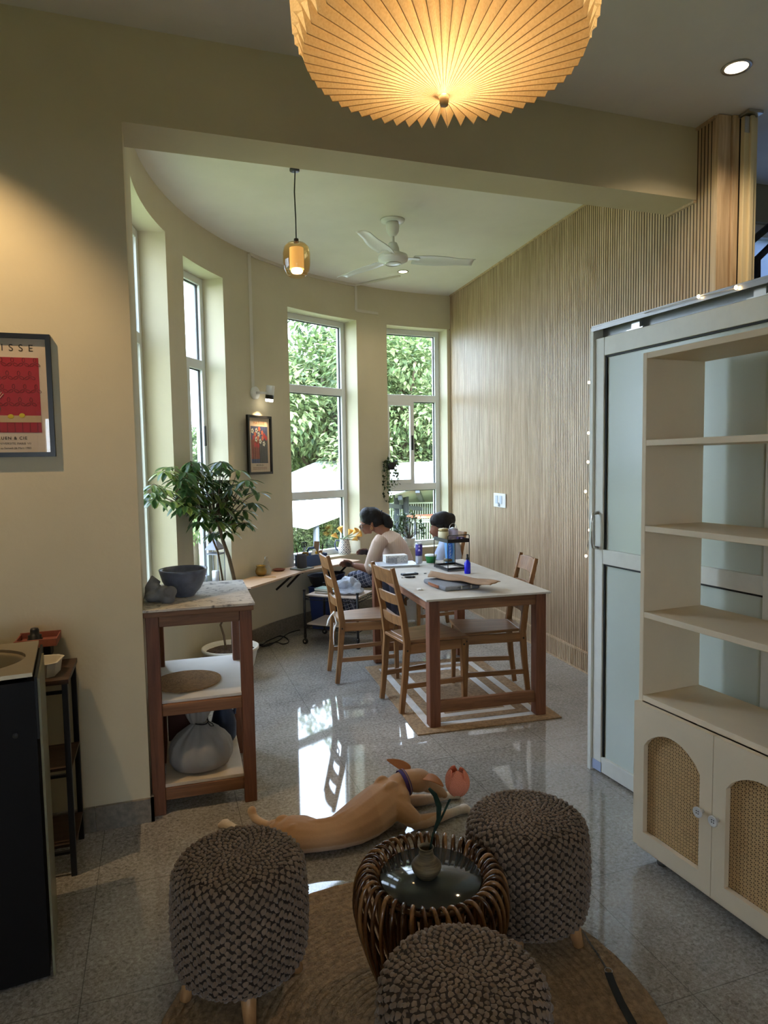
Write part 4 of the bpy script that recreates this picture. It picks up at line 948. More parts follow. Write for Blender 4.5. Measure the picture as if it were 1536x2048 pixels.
# white folding step stool under the table
fs_ = thing('step_stool', 'white plastic folding step stool that the bending person sits on', 'stool', atd(832, 1290, 5.35).xy.to_3d(), R(-70)); fs_.location.z = .001
def stoolside(y):
    m = MB(); outl = [(-.15, 0), (-.1, 0), (-.085, .06), (.085, .06), (.1, 0), (.15, 0), (.12, .36), (-.12, .36)]
    m.M = T(0, y, 0) @ Matrix.Rotation(R(90), 4, 'X')
    bm = bmesh.new(); ov = [bm.verts.new((x, z, 0)) for x, z in outl]; oe = [bm.edges.new((ov[i], ov[(i+1) % 8])) for i in range(8)]
    he = []
    for cx, cz, rx, rz in ((0, .25, .05, .05), (-.06, .13, .022, .028), (.06, .13, .022, .028)):
        hv = [bm.verts.new((cx+rx*cos(2*pi*j/14), cz+rz*sin(2*pi*j/14), 0)) for j in range(14)]; he += [bm.edges.new((hv[j], hv[(j+1) % 14])) for j in range(14)]
    bmesh.ops.triangle_fill(bm, use_beauty=True, edges=oe+he); me = bpy.data.meshes.new('side_panel'); bm.to_mesh(me); bm.free(); me.transform(m.M); me.materials.append(M_WHITEPL)
    ob = bpy.data.objects.new('side_panel', me); COL.objects.link(ob); ob.parent = fs_; md = ob.modifiers.new('s', 'SOLIDIFY'); md.thickness = .014; md.offset = 0
for y in (-.1, .1): stoolside(y)
m = MB(); m.box2((-.14, -.12, .362), (.14, .12, .39)); m.build('step', M_WHITEPL, fs_, bevel=.006)
M_SLATE = M_DARKRUB
m = MB(); m.box2((-.115, -.09, .07), (-.1, .09, .34)); m.build('folding_web', M_WHITEPL, fs_, bevel=.003)
# ---------------------------------------------------------------- sliding door and bookcase on the right
BA = R(90)+R(3.3)         # local x runs towards the camera along the front, local y into the wall side
def frame_at(x, y): 
    d = Vector((sin(R(3.3)), -cos(R(3.3)), 0)); n_ = Vector((cos(R(3.3)), sin(R(3.3)), 0))
    return Matrix(((d.x, n_.x, 0, x), (d.y, n_.y, 0, y), (0, 0, 1, 0), (0, 0, 0, 1)))
# d: towards the camera, n: away from the room (to +x)
def thing_m(name, label, cat, M): 
    t = thing(name, label, cat); t.matrix_world = M; t.location = M.translation; t.rotation_euler = M.to_euler(); return t
# (d, n, z) is left handed, so use d flipped: local x away from camera
def frame_r(x, y):
    d = Vector((-sin(R(3.3)), cos(R(3.3)), 0)); n_ = Vector((-d.y, d.x, 0))   # x: away from camera, y: to -x (into the room)
    return Matrix(((d.x, n_.x, 0, x), (d.y, n_.y, 0, y), (0, 0, 1, 0), (0, 0, 0, 1)))
M_CREAM = mat('cream painted wood', S(230, 213, 184), .5, var=.03, vs=6)
M_CREAMIN = M_CREAM
bc = thing_m('bookcase', 'tall cream open bookcase with two cane-panelled doors at the right edge', 'bookcase', frame_r(1.718, 2.078))
BW, BD = 1.12, .285       # runs from x=0 (far end) to -BW
def bp(nm, a, b_, mt=M_CREAM, bev=.002, par=None, **k): m = MB(); m.box2(a, b_); return m.build(nm, mt, par or bc, bevel=bev, **k)
HT = 1.935
bp('side_panel', (-.02, -BD, .045), (0, 0, HT)); bp('side_panel', (-BW, -BD, .045), (-BW+.02, 0, HT))
bp('top_panel', (-BW+.02, -BD, HT-.022), (-.02, 0, HT))
for z in (1.605, 1.287, .961, .641): bp('shelf', (-BW+.02, -BD, z-.011), (-.0205, .0, z+.011))
bp('bottom_panel', (-BW+.02, -BD, .045), (-.0205, 0, .067)); bp('back_panel', (-BW+.02, -BD, .068), (-.0205, -BD+.008, .629), M_CREAM)
for x in (-.08, -BW+.08, ):
    for y in (-.05, -BD+.05): m = MB(); m.lathe([(0, .003), (.018, .003), (.022, .044), (0, .044)], 16, c=(x, y, 0)); m.build('foot', M_STEEL, bc)
# doors with arched cane panels
M_CANE = mat('natural cane webbing', S(206, 172, 122), .6, var=.1, vs=40)
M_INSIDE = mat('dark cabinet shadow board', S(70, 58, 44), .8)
def cane_door(x1, x0, arch_hi_left, knob_x):
    """x1 nearer zero; panel between"""
    z0, z1 = .069, .627; w_ = x1-x0; cx = (x0+x1)/2; ow = .052
    xa, xb, za, zt_ = x0+ow, x1-ow, z0+.062, z1-.062
    bm = bmesh.new()
    ov = [bm.verts.new(v) for v in ((x0, 0, z0), (x1, 0, z0), (x1, 0, z1), (x0, 0, z1))]; oe = [bm.edges.new((ov[i], ov[(i+1) % 4])) for i in range(4)]
    hole = [(xa, za), (xb, za)]; n = 14; zs = zt_-.095
    for i in range(n+1):
        t = i/n; hole.append((xb-(xb-xa)*t, zs+.075*sin(pi*t)**.7+.0*t))
    hv = [bm.verts.new((a, 0, b_)) for a, b_ in hole]; he = [bm.edges.new((hv[i], hv[(i+1) % len(hv)])) for i in range(len(hv))]
    bmesh.ops.triangle_fill(bm, use_beauty=True, edges=oe+he)
    me = bpy.data.meshes.new('door'); bm.to_mesh(me); bm.free(); me.materials.append(M_CREAM); me.transform(T(0, .0125, 0))
    dr = bpy.data.objects.new('door', me); COL.objects.link(dr); dr.parent = bc; md = dr.modifiers.new('s', 'SOLIDIFY'); md.thickness = .02; md.offset = 0
    # cane webbing: a real lattice with octagonal-looking holes
    m = MB(); y = -.004; st = .0135; w2 = .0044; xa2, xb2, za2, zb2 = xa-.012, xb+.012, za-.012, zt_+.012
    zend = zb2-.02
    x = xa2
    while x < xb2: m.box2((x-w2/2, y-.0012, za2), (x+w2/2, y+.0012, zend)); x += st
    z = za2
    while z < zend: m.box2((xa2, y-.0008, z-w2/2), (xb2, y+.0016, z+w2/2)); z += st
    for s in (1, -1):
        k = -(zend-za2)
        L_ = zend-za2
        while k < (xb2-xa2):
            p0, p1 = Vector((xa2+k, y, za2 if s > 0 else zend)), Vector((xa2+k+L_, y, zend if s > 0 else za2))
            d = p1-p0; t0 = max(0, (xa2-p0.x)/d.x); t1 = min(1, (xb2-p0.x)/d.x)
            if t1-t0 > .01: m.bar(p0+d*t0, p0+d*t1, .0012, .0030, (0, 1, 0))
            k += st
    m.build('cane_panel', M_CANE, dr)
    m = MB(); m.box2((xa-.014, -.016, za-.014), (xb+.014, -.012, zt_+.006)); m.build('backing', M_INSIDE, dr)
    kn = MB(); kn.M = T(knob_x, .0235, .352) @ Matrix.Rotation(R(-90), 4, 'X'); kn.lathe([(0, 0), (.006, 0), (.006, .014), (.015, .018), (.018, .022), (.018, .027), (.015, .028), (.0135, .0255), (0, .0255)], 24); kb = kn.build('button_knob', M_WHITEPL, dr)
    h = MB()
    for a in range(4): h.M = T(knob_x+.0055*cos(a*pi/2+.78), .0235, .352+.0055*sin(a*pi/2+.78)) @ Matrix.Rotation(R(-90), 4, 'X'); h.lathe([(0, .0256), (.0021, .0256), (.0021, .0262), (0, .0262)], 8)
    h.build('button_holes', M_BLACK, kb)
cane_door(-.002, -.366, True, -.331); cane_door(-.3685, -.734, True, -.394); cane_door(-.7365, -BW+.002, True, -1.08)

# sliding door
sdr = thing_m('sliding_door', 'white framed sliding door with pale green frosted glass behind the bookcase', 'door', frame_r(2.03, 2.768))
DW, DH = .985, 2.118
M_FROST = Mat('frosted pale green glass'); M_FROST.p.inputs['Base Color'].default_value = (*S(204, 214, 206), 1); M_FROST.p.inputs['Roughness'].default_value = .22
M_FROST.p.inputs['Subsurface Weight'].default_value = 0
def sp2(nm, a, b_, mt=M_ALU, bev=.002, par=None): m = MB(); m.box2(a, b_); return m.build(nm, mt, par or sdr, bevel=bev)
for x in (-.062, -DW): sp2('stile', (x, -.02, .012), (x+.062, .02, DH))
sp2('top_rail', (-DW+.063, -.019, DH-.085), (-.063, .019, DH)); sp2('bottom_rail', (-DW+.063, -.019, .012), (-.063, .019, .088)); sp2('middle_rail', (-DW+.063, -.019, 1.045), (-.063, .019, 1.115))
for z0_, z1_ in ((.0885, 1.0445), (1.1155, DH-.0855)):
    g_ = sp2('frosted_pane', (-DW+.062, -.004, z0_), (-.062, .004, z1_), M_FROST.m, 0)
    sp2('gasket', (-.072, .004, z0_), (-.063, .012, z1_), M_DARKRUB, 0, g_); sp2('gasket', (-DW+.063, .004, z1_-.008), (-.063, .012, z1_), M_DARKRUB, 0, g_)
m = MB(); m.tube([(-.03, .022, 1.12), (-.03, .05, 1.125), (-.03, .055, 1.15), (-.03, .055, 1.25), (-.03, .05, 1.285), (-.03, .022, 1.29)], .008, 8); m.build('handle', M_STEEL, sdr)
sp2('corner_guard', (-.066, .0205, .012), (.0, .0225, .06), mat('pale blue guard', S(168, 182, 214), .4), 0)
tk = thing_m('door_track', 'grey metal overhead track carrying the frosted sliding door', 'track', frame_r(2.03, 2.768))
TW_ = 1.25
def tp2(nm, a, b_, mt, bev=.0): m = MB(); m.box2(a, b_); return m.build(nm, mt, tk, bevel=bev)
M_GALV = mat('grey galvanised steel', S(150, 150, 150), .4, metal=.6)
tp2('track_top', (-TW_, -.03, DH+.055), (.012, .034, DH+.062), M_GALV); tp2('track_lip', (-TW_, .030, DH+.036), (.012, .0345, DH+.0545), M_GALV); tp2('track_back', (-TW_, -.03, DH+.012), (.012, -.026, DH+.0545), M_GALV)
tp2('end_post', (.001, -.032, .0), (.022, .032, DH+.054), M_ALU)
for x in (-.2, -.82):
    tp2('roller_hanger', (x-.1, -.012, DH+.002), (x, .012, DH+.0065), M_STEEL); tp2('roller', (x-.075, -.006, DH+.007), (x-.025, .006, DH+.034), M_STEEL)
# fairy lights up the door edge
fl = thing('fairy_lights', 'string of tiny warm fairy lights hanging along the edge of the sliding door', 'string lights', (2.0, 2.80, 1.0))
M_BULB = mat('warm fairy bulb', (1, .8, .5), .4, emit=(1, .74, .42), es=14)
M_WIRE = mat('clear wire', S(190, 186, 176), .4)
pp = [(1470, 577), (1397, 594), (1300, 622), (1186, 672), (1186, 735), (1178, 765), (1184, 860), (1176, 924), (1180, 1000), (1172, 985), (1180, 1060), (1176, 1100)]
def fpt(x, y): 
    if x > 1195: return atpl(x, y, frame_r(2.03, 2.768) @ Vector((0, .045, 0)), frame_r(2.03, 2.768).to_3x3() @ Vector((0, 1, 0)))
    return atd(x, y, (frame_r(2.03, 2.768) @ Vector((.04, .075, 0))-O).dot(cam_to_world(Vector((0, 0, 1)))))
P_ = [fpt(x, y)-fl.location for x, y in pp]
m = MB(); m.tube(P_, .0016, 5); m.build('wire', M_WIRE, fl)
m = MB(); m.tube([fpt(x, y)-fl.location for x, y in ((1184, 1040), (1190, 1062), (1177, 1085), (1172, 1108), (1180, 1070), (1188, 1095), (1192, 1112))], .0014, 5); m.build('wire', M_WIRE, fl)
for x, y in ((1472, 575), (1397, 593), (1184, 735), (1178, 765), (1181, 866), (1177, 866), (1176, 924), (1171, 983), (1181, 1002), (1181, 1052), (1179, 1060), (1172, 1112)):
    m = MB(); m.ell(fpt(x, y)-fl.location+Vector((0, 0, .0)), (.006, .006, .0075), n=10, m=8); m.build('bulb', M_BULB, fl)
# switch plate on the slats
sw = thing('switch_plate', 'white switch plate with two switches on the slatted wall', 'switch', (0, 0, 0)); ctr = atpl(1001, 1001, MS @ Vector((0, .0, 0)), sn); sw.location = ctr; sw.rotation_euler = (0, 0, atan2(sd.y, sd.x))
m = MB(); m.box2((-.125, .0005, -.062), (.125, .012, .066)); m.build('plate', M_WHITEPL, sw, bevel=.003)
for x, w_ in ((-.06, .05), (.03, .05)): m = MB(); m.box2((x, .0125, -.03), (x+w_, .017, .045)); m.build('rocker', mat('pale blue-grey rocker', S(190, 200, 214), .4), sw, bevel=.002)
m = MB(); m.box2((-.012, .0125, -.055), (.02, .016, -.02)); m.build('socket', mat('grey socket', S(120, 126, 136), .4), sw)

# ---------------------------------------------------------------- left edge: sink counter and rack
M_BLK = mat('black laminate', S(16, 13, 12), .6, spec=.25)
sc = thing('sink_counter', 'black sink counter with a steel basin top at the left edge', 'counter', (-1.2949, 2.0665, 0), R(6))
def cpart(nm, a, b_, mt, bev=.003): m = MB(); m.box2(a, b_); return m.build(nm, mt, sc, bevel=bev)
cpart('carcass', (0, 0, .01), (.935, .40, .925), M_BLK)
M_SINK = mat('satin sink steel', S(176, 160, 132), .33, metal=.85)
bm = bmesh.new(); ov = [bm.verts.new(v) for v in ((.005, -.006, .94), (.932, -.006, .94), (.932, .40, .94), (.005, .40, .94))]; oe = [bm.edges.new((ov[i], ov[(i+1) % 4])) for i in range(4)]
bx, by, ra, rb = .652, .197, .252, .172
hv = [bm.verts.new((bx+ra*cos(2*pi*j/40), by+rb*sin(2*pi*j/40), .94)) for j in range(40)]; he = [bm.edges.new((hv[j], hv[(j+1) % 40])) for j in range(40)]
bmesh.ops.triangle_fill(bm, use_beauty=True, edges=oe+he); me = bpy.data.meshes.new('steel_top'); bm.to_mesh(me); bm.free(); me.materials.append(M_SINK)
ob = bpy.data.objects.new('steel_top', me); COL.objects.link(ob); ob.parent = sc; md = ob.modifiers.new('s', 'SOLIDIFY'); md.thickness = .012; md.offset = -1
sc_top = ob
m = MB(); vs = []; fs = []
for i, (k, z) in enumerate(((1.0, .941), (.985, .942), (.95, .93), (.9, .89), (.8, .84), (.5, .815), (.05, .81))):
    vs += [(bx+ra*k*cos(2*pi*j/40), by+rb*k*sin(2*pi*j/40), z) for j in range(40)]
for i in range(6):
    for j in range(40): fs.append((i*40+j, i*40+(j+1) % 40, (i+1)*40+(j+1) % 40, (i+1)*40+j))
m.add(vs, fs, True); m.build('basin', M_SINK, sc, solid=.003)
cpart('edge_strip', (.9355, -.004, .75), (.943, .40, .936), M_DARKRUB, .001)
bpy.data.objects.remove([c for c in sc.children if c.name.startswith('carcass')][0])
M_ = MB()
M_.box2((0, 0, .01), (.935, .02, .925)); M_.box2((.915, .02, .01), (.935, .40, .925)); M_.box2((0, .02, .01), (.02, .40, .925)); M_.box2((.02, .38, .01), (.915, .40, .925)); M_.box2((.02, .02, .01), (.915, .38, .03)); M_.build('carcass', M_BLK, sc)
m = MB(); m.M = T(.88, -.001, .77) @ Matrix.Rotation(R(90), 4, 'X'); m.lathe([(0, 0), (.008, 0), (.008, .003), (0, .003)], 12); m.build('screw_cap', mat('dark grey cap', S(60, 58, 56), .4), sc); 
m = MB(); m.box2((.9436, .0, .004), (.950, .30, .93)); m.build('side_cladding', mat('pale greenish side panel', S(150, 146, 118), .3, alpha=.6), sc)
# black two-leg rack against the wall
rkk = thing('side_rack', 'narrow black metal rack with dark wooden shelves behind the sink counter', 'shelf rack', (-.62, 2.70, 0))
M_WALN = wood('dark walnut shelf', S(44, 32, 25), S(84, 62, 48), 'x', .8, .5)
def rp(nm, a, b_, mt, bev=.001): m = MB(); m.box2(a, b_); return m.build(nm, mt, rkk, bevel=bev)
for x in (0, .255):
    for y in (0, .265): rp('leg', (x, y, 0), (x+.02, y+.02, .745), M_BLACK)
for z in (.12, .42, .755): rp('shelf', (.0, .0205, z-.012) if z < .7 else (-.005, -.005, .746), (.275, .2645, z) if z < .7 else (.28, .29, .764), M_WALN); 
for z in (.1, .4, .72):
    for y in (.004, .269): rp('crossbar', (.0205, y, z-.012), (.2545, y+.012, z), M_BLACK)
pt = thing('plastic_tub', 'small clear white plastic food tub on top of the black side rack', 'tub', (-.462, 2.80, .7645), R(-8))
m = MB()
vs = []; 
def tubring(a, b_, z): return [(x*a, y*b_, z) for x, y in ((-1, -.7), (-.7, -1), (.7, -1), (1, -.7), (1, .7), (.7, 1), (-.7, 1), (-1, .7))]
rs = [tubring(.075, .058, .0), tubring(.083, .064, .052), tubring(.09, .07, .053), tubring(.09, .07, .056), tubring(.081, .062, .055), tubring(.072, .055, .004)]
vs = sum(rs, []); fs = [tuple(range(7, -1, -1))]+[(i*8+j, i*8+(j+1) % 8, (i+1)*8+(j+1) % 8, (i+1)*8+j) for i in range(5) for j in range(8)]+[tuple(40+j for j in range(8))]
m.add(vs, fs); m.build('tub_body', mat('milky plastic', S(206, 200, 186), .35), pt, bevel=.002)
rt_ = thing('red_tray', 'faded red metal tray on the wall ledge behind the sink', 'tray', aty(72, 1282, 2.93)); rt_.location.z -= .012
p0, p1 = aty(33, 1283, 2.93)-rt_.location, aty(117, 1278, 2.93)-rt_.location
m = MB(); m.box2((p0.x, -.06, 0), (p1.x, .085, .006)); m.box2((p0.x, -.06, .006), (p1.x, -.055, .03)); m.box2((p0.x, .08, .006), (p1.x, .085, .03)); m.box2((p0.x, -.055, .006), (p0.x+.005, .08, .026)); m.box2((p1.x-.005, -.055, .006), (p1.x, .08, .026)); m.build('tray_body', mat('faded red enamel', S(136, 78, 64), .6, var=.2, vs=20), rt_, bevel=.001)
m = MB(); m.box((p1.x-.045, .05, -.03), (.026, .08, .058)); m.build('wall_bracket', M_BLACK, rt_)
lv = thing('stacked_knob', 'black stepped round stopper standing on the faded red tray', 'stopper', rt_.location+Vector((0, -.02, .0065)))
m = MB(); m.lathe([(0, 0), (.027, 0), (.028, .02), (.024, .022), (.025, .034), (.017, .037), (.016, .055), (.013, .062), (0, .062)], 20); m.build('stopper_body', M_BLACK, lv)
fc = thing('red_tap', 'dark red curved tap at the left edge behind the basin', 'tap', aty(-4, 1284, 2.62)); fc.location.z = .9412; fc.location.y = 2.50
m = MB(); m.lathe([(0, 0), (.03, 0), (.026, .015), (.012, .022), (0, .022)], 18); m.build('base', mat('dark red metal', S(92, 26, 22), .4), fc); m = MB(); m.tube([(0, 0, .02), (.008, 0, .08), (.006, 0, .12), (-.01, -.01, .138), (-.035, -.03, .135)], .006, 8); m.build('spout', bpy.data.materials['dark red metal'], fc)
# ---------------------------------------------------------------- lamps, fan, prints
# pleated paper pendant
LC = atd(888, 205, 1.35)
pl = thing('paper_pendant', 'large pleated cream paper pendant lamp hanging nearest the viewer', 'pendant lamp', LC)
M_PAPER = Mat('cream lamp paper'); v_ = M_PAPER.tc(); f_ = M_PAPER.noise(v_, 220, 2); cl = M_PAPER.ramp(f_, [(.3, S(230, 204, 150)), (.7, S(244, 222, 174))]); M_PAPER.col(cl)
tr = M_PAPER.node('ShaderNodeBsdfTranslucent'); mx = M_PAPER.node('ShaderNodeMixShader'); mx.inputs[0].default_value = .5; M_PAPER.l.new(cl, tr.inputs[0]); M_PAPER.p.inputs['Roughness'].default_value = .85; M_PAPER.p.inputs['Specular IOR Level'].default_value = .1
M_PAPER.l.new(M_PAPER.p.outputs[0], mx.inputs[1]); M_PAPER.l.new(tr.outputs[0], mx.inputs[2]); M_PAPER.l.new(mx.outputs[0], M_PAPER.out.inputs[0])
NP = 56; m = MB(); vs = []; fs = []
ringsP = [(.012, .012, .0), (.10, .046, .0055), (.2, .078, .011), (.285, .103, .0165), (.292, .125, .0175), (.300, .25, .017), (.285, .285, .016), (.16, .34, .009), (.03, .375, .002)]
for (r, z, am) in ringsP:
    for j in range(2*NP):
        a = 2*pi*j/(2*NP); q = r+(am*.45 if j % 2 else -am*.45)*(1 if z > .1 else .3); zz = z+(am if j % 2 else -am)*(1.25 if z < .11 else .15); vs.append((q*cos(a), q*sin(a), zz))
n2 = 2*NP
for i in range(len(ringsP)-1):
    for j in range(n2): fs.append((i*n2+j, i*n2+(j+1) % n2, (i+1)*n2+(j+1) % n2, (i+1)*n2+j))
m.add(vs, fs); shade_ = m.build('shade', M_PAPER.m, pl)
m = MB()
for j in range(0, n2, 1):
    if j % 2: continue
    m.tube([Vector(vs[i*n2+j])*1.0 for i in range(6)], [.0004, .0006, .0008, .0009, .0009, .0009], 4)
m.build('crease_shade_lines', mat('fold shade tan', S(204, 166, 116), .8), shade_)  # darker tan tubes stand in for the dimmer light through the folds
m = MB(); m.lathe([(0, -.006), (.008, -.006), (.0095, .0), (.0095, .012), (.005, .016), (0, .016)], 16); m.build('finial', mat('pale wood finial', S(226, 180, 116), .5), pl)
m = MB(); m.tube([(0, 0, .374), (0, 0, H-LC.z-.03)], .004, 8); m.build('cord', M_DARKRUB, pl)
m = MB(); m.lathe([(0, H-LC.z-.03), (.05, H-LC.z-.03), (.05, H-LC.z-.001), (0, H-LC.z-.001)], 24); m.build('ceiling_rose', M_WHITEPL, pl)
M_HOT = mat('lit warm bulb', (1, .8, .55), .4, emit=(1, .72, .4), es=6)
m = MB(); m.ell((0, 0, .2), (.035, .035, .05)); m.build('bulb', M_HOT, pl)
l = light('paper_pendant_light', 'POINT', (0, 0, .15), 7.5, (1, .83, .57), shadow_soft_size=.04); l.parent = pl
# amber glass pendant
GC = Vector((.858, 4.14, 2.785))
ap = thing('amber_pendant', 'amber glass pendant lamp hanging on a black cord in the bay', 'pendant lamp', GC)
M_AMB = m_glass('amber glass', (.95, .76, .48), .06)
m = MB(); m.lathe([(.02, .1), (.055, .096), (.075, .075), (.082, .04), (.082, -.02), (.076, -.06), (.062, -.09), (.045, -.1)], 36); me_ = m
for f in list(m.f)[-2:]: m.f.remove(f); m.s.pop()
m.build('glass_globe', M_AMB, ap)
m = MB(); m.lathe([(.042, .07), (.043, .0), (.043, -.055)], 28)
for f in list(m.f)[-2:]: m.f.remove(f); m.s.pop()
m.build('inner_cylinder', mat('frosted warm glass', S(255, 214, 150), .6, emit=(1, .62, .26), es=.55), ap)
m = MB(); m.lathe([(0, -.05), (.030, -.052), (.037, -.066), (.03, -.078), (0, -.08)], 24); m.build('bulb', mat('white lit bulb', (1, .9, .7), .4, emit=(1, .85, .6), es=7), ap)
m = MB(); m.lathe([(0, .1), (.016, .1), (.014, .125), (.005, .13), (0, .13)], 18); m.build('cap', M_BLACK, ap)
tp_ = Vector((.861, 4.139, H))-GC; m = MB(); m.tube([(0, 0, .128), (.0, 0, .25), (-.004, 0, .4), tp_-Vector((0, 0, .012))], .0038, 8); m.build('cord', M_DARKRUB, ap)
m = MB(); m.lathe([(0, tp_.z-.012), (.03, tp_.z-.012), (.03, tp_.z-.0005), (0, tp_.z-.0005)], 20); m.build('ceiling_rose', M_BLACK, ap)
l = light('amber_pendant_light', 'POINT', (0, 0, -.09), 3, (1, .66, .34), shadow_soft_size=.03); l.parent = ap
# recessed downlights
def downlight(c, label, e, sz=.055, tilt=None):
    d = thing('downlight', label, 'downlight', c, 0, 'recessed ceiling downlights')
    m = MB(); m.lathe([(sz*.8, -.004), (sz, -.006), (sz*1.06, -.001), (sz*.8, -.0005)], 32); m.f = m.f[:-2]; m.s = m.s[:-2]; m.build('trim_ring', M_STEEL, d)
    m = MB(); m.lathe([(0, -.003), (sz*.8, -.003), (sz*.8, -.0008), (0, -.0008)], 28); m.build('diffuser', mat('lit diffuser', (1, .92, .75), .4, emit=(1, .84, .58), es=6), d)
    l = light('downlight_lamp', 'SPOT', (0, 0, -.02), e, (1, .80, .55), spot_size=R(130), spot_blend=.8, shadow_soft_size=.05); l.parent = d
    return d
p = atz(1473, 134, H); downlight((p.x, p.y, H), 'round recessed downlight in the ceiling at upper right', 40, .062)
p = atz(806, 543, H); downlight((p.x, p.y, H), 'small round recessed downlight beyond the ceiling fan', 14, .05)
for x, y, lab in ((-.9, .0, 'added unseen fill downlight behind the viewer, left'), (1.0, -1.2, 'added unseen fill downlight behind the viewer, rear'), (2.6, .2, 'added unseen fill downlight behind the viewer, right')): downlight((x, y, H), lab, 6, .062)  # extra downlights out of view, added to brighten the room
# ceiling fan
W0 = atz(785, 440, H); fn_ = thing('ceiling_fan', 'white three-blade ceiling fan in the bay', 'ceiling fan', (W0.x, W0.y, H))
M_FAN = mat('white enamel fan', S(226, 228, 234), .3)
m = MB(); m.lathe([(0, -.001), (.09, -.001), (.085, -.012), (.05, -.018), (0, -.018)], 32); m.build('ceiling_plate', M_FAN, fn_)
m = MB(); m.lathe([(.045, -.018), (.05, -.05), (.045, -.085), (.028, -.11), (.012, -.118), (0, -.118)], 28); m.build('canopy', M_FAN, fn_)
m = MB(); m.tube([(0, 0, -.115), (0, 0, -.2)], .012, 12); m.build('rod', M_FAN, fn_)
m = MB(); m.lathe([(.012, -.16), (.03, -.165), (.045, -.2), (.05, -.235), (.03, -.245), (0, -.245)], 28); m.build('lower_cup', M_FAN, fn_)
m = MB(); m.lathe([(0, -.235), (.07, -.24), (.105, -.255), (.112, -.275), (.108, -.292), (.08, -.305), (.075, -.31), (.04, -.318), (0, -.32)], 40); m.build('motor', M_FAN, fn_)
m = MB(); m.lathe([(.055, -.314), (.058, -.319), (.061, -.3125)], 36); m.f = m.f[:-2]; m.s = m.s[:-2]; m.build('motor_ring', M_STEEL, fn_)
def to_ang(px, py): p = atz(px, py, H-.27); return atan2(p.y-W0.y, p.x-W0.x)
a0 = to_ang(940, 522); a1 = to_ang(655, 538)
a2 = (a0+a1)/2+(pi if abs((a0+a1)/2-pi/2) < .7 else 0)
for a in (a0, a0+2*pi/3, a0+4*pi/3):
    m = MB(); m.M = rotz(a)
    def bl(u, v):
        x = .15+u*.47; w_ = .062+.02*sin(pi*min(1, u*1.4))-.012*u; y = (v-.5)*2*w_; return Vector((x, y, -.268+y*-.16-.012*(2*v-1)**2))
    m.grid(bl, 14, 6); bo = m.build('blade', M_FAN, fn_, solid=.004)
    m = MB(); m.M = rotz(a); m.bar((.09, 0, -.272), (.2, 0, -.275), .004, .05, (0, 0, 1)); m.build('blade_arm', M_FAN, bo)
# spotlight on the bay wall
spw = onwall(135.2, 2.155, RI-.001); sp = thing('wall_spotlight', 'white and black wall spotlight above the small framed print in the bay', 'spotlight', spw)
inn = (Vector((CX, CY, 0))-Vector((spw.x, spw.y, 0))).normalized(); tang = Vector((-inn.y, inn.x, 0))
if tang.dot(cam_to_world(Vector((1, 0, 0)))) < 0: tang = -tang
RS = Matrix((( tang.x, inn.x, 0, 0), (tang.y, inn.y, 0, 0), (0, 0, 1, 0), (0, 0, 0, 1)))
m = MB(); m.M = RS @ T(0, .001, 0) @ Matrix.Rotation(R(-90), 4, 'X'); m.lathe([(0, 0), (.055, 0), (.055, .018), (.045, .024), (0, .024)], 28); m.build('wall_plate', M_WHITEPL, sp)
m = MB(); m.M = RS; m.tube([(0, .022, 0), (.02, .06, 0), (.062, .095, 0)], .011, 10); m.build('arm', M_WHITEPL, sp)
m = MB(); m.M = RS @ T(.085, .1, -.02) @ Matrix.Rotation(R(-8), 4, 'X'); m.lathe([(0, .085), (.034, .085), (.036, .08), (.036, .005), (0, .005)], 28); m.build('head', M_WHITEPL, sp)
m = MB(); m.M = RS @ T(.085, .1, -.02) @ Matrix.Rotation(R(-8), 4, 'X'); m.lathe([(0, .0045), (.0362, .0045), (.0362, -.03), (0, -.03)], 28); m.build('black_collar', M_BLACK, sp)
m = MB(); m.M = RS @ T(.085, .1, -.02) @ Matrix.Rotation(R(-8), 4, 'X'); m.lathe([(0, -.0305), (.034, -.0305), (.033, -.05), (.028, -.054), (0, -.054)], 28); m.build('lens', mat('lit lens', (1, .95, .85), .3, emit=(1, .9, .7), es=8), sp)
# framed prints (plain generic pictures in place of the known artworks)
M_FRAME = mat('black picture frame', S(16, 16, 17), .35)
M_IVORY = mat('ivory print paper', S(226, 200, 176), .6)
M_INK = mat('brown black ink', S(48, 36, 34), .7)
def panel(par, nm, x0, x1, z0, z1, mt, y): m = MB(); m.box2((x0, -y-.0004, z0), (x1, -y+.0004, z1)); return m.build(nm, mt, par)
def frame_print(name, label, W_, H_, fw=.018):
    f = thing(name, label, 'framed print')
    m = MB()
    m.box2((-W_/2, -.022, -H_/2), (-W_/2+fw, 0, H_/2)); m.box2((W_/2-fw, -.022, -H_/2), (W_/2, 0, H_/2)); m.box2((-W_/2+fw, -.022, H_/2-fw), (W_/2-fw, 0, H_/2)); m.box2((-W_/2+fw, -.022, -H_/2), (W_/2-fw, 0, -H_/2+fw)); m.build('frame', M_FRAME, f)
    panel(f, 'print_sheet', -W_/2+fw, W_/2-fw, -H_/2+fw, H_/2-fw, M_IVORY, .006)
    return f
def loop(m, pts, r, y): m.tube([(x, -y, z) for x, z in pts], r, 5)
W_, H_ = .37, .484
f1 = frame_print('red_print', 'black framed red patterned print on the left wall under a warm spotlight', W_, H_)
f1.location = (-.383-W_/2, YW-.001, 1.835)
M_RED = mat('crimson print', S(176, 34, 52), .6, var=.12, vs=9); M_DKRED = mat('dark maroon line', S(72, 20, 30), .6); M_TANP = mat('tan print band', S(206, 172, 132), .6); M_TEAL = mat('slate green print', S(70, 92, 84), .6); M_LEMON = mat('yellow print', S(214, 186, 52), .6)
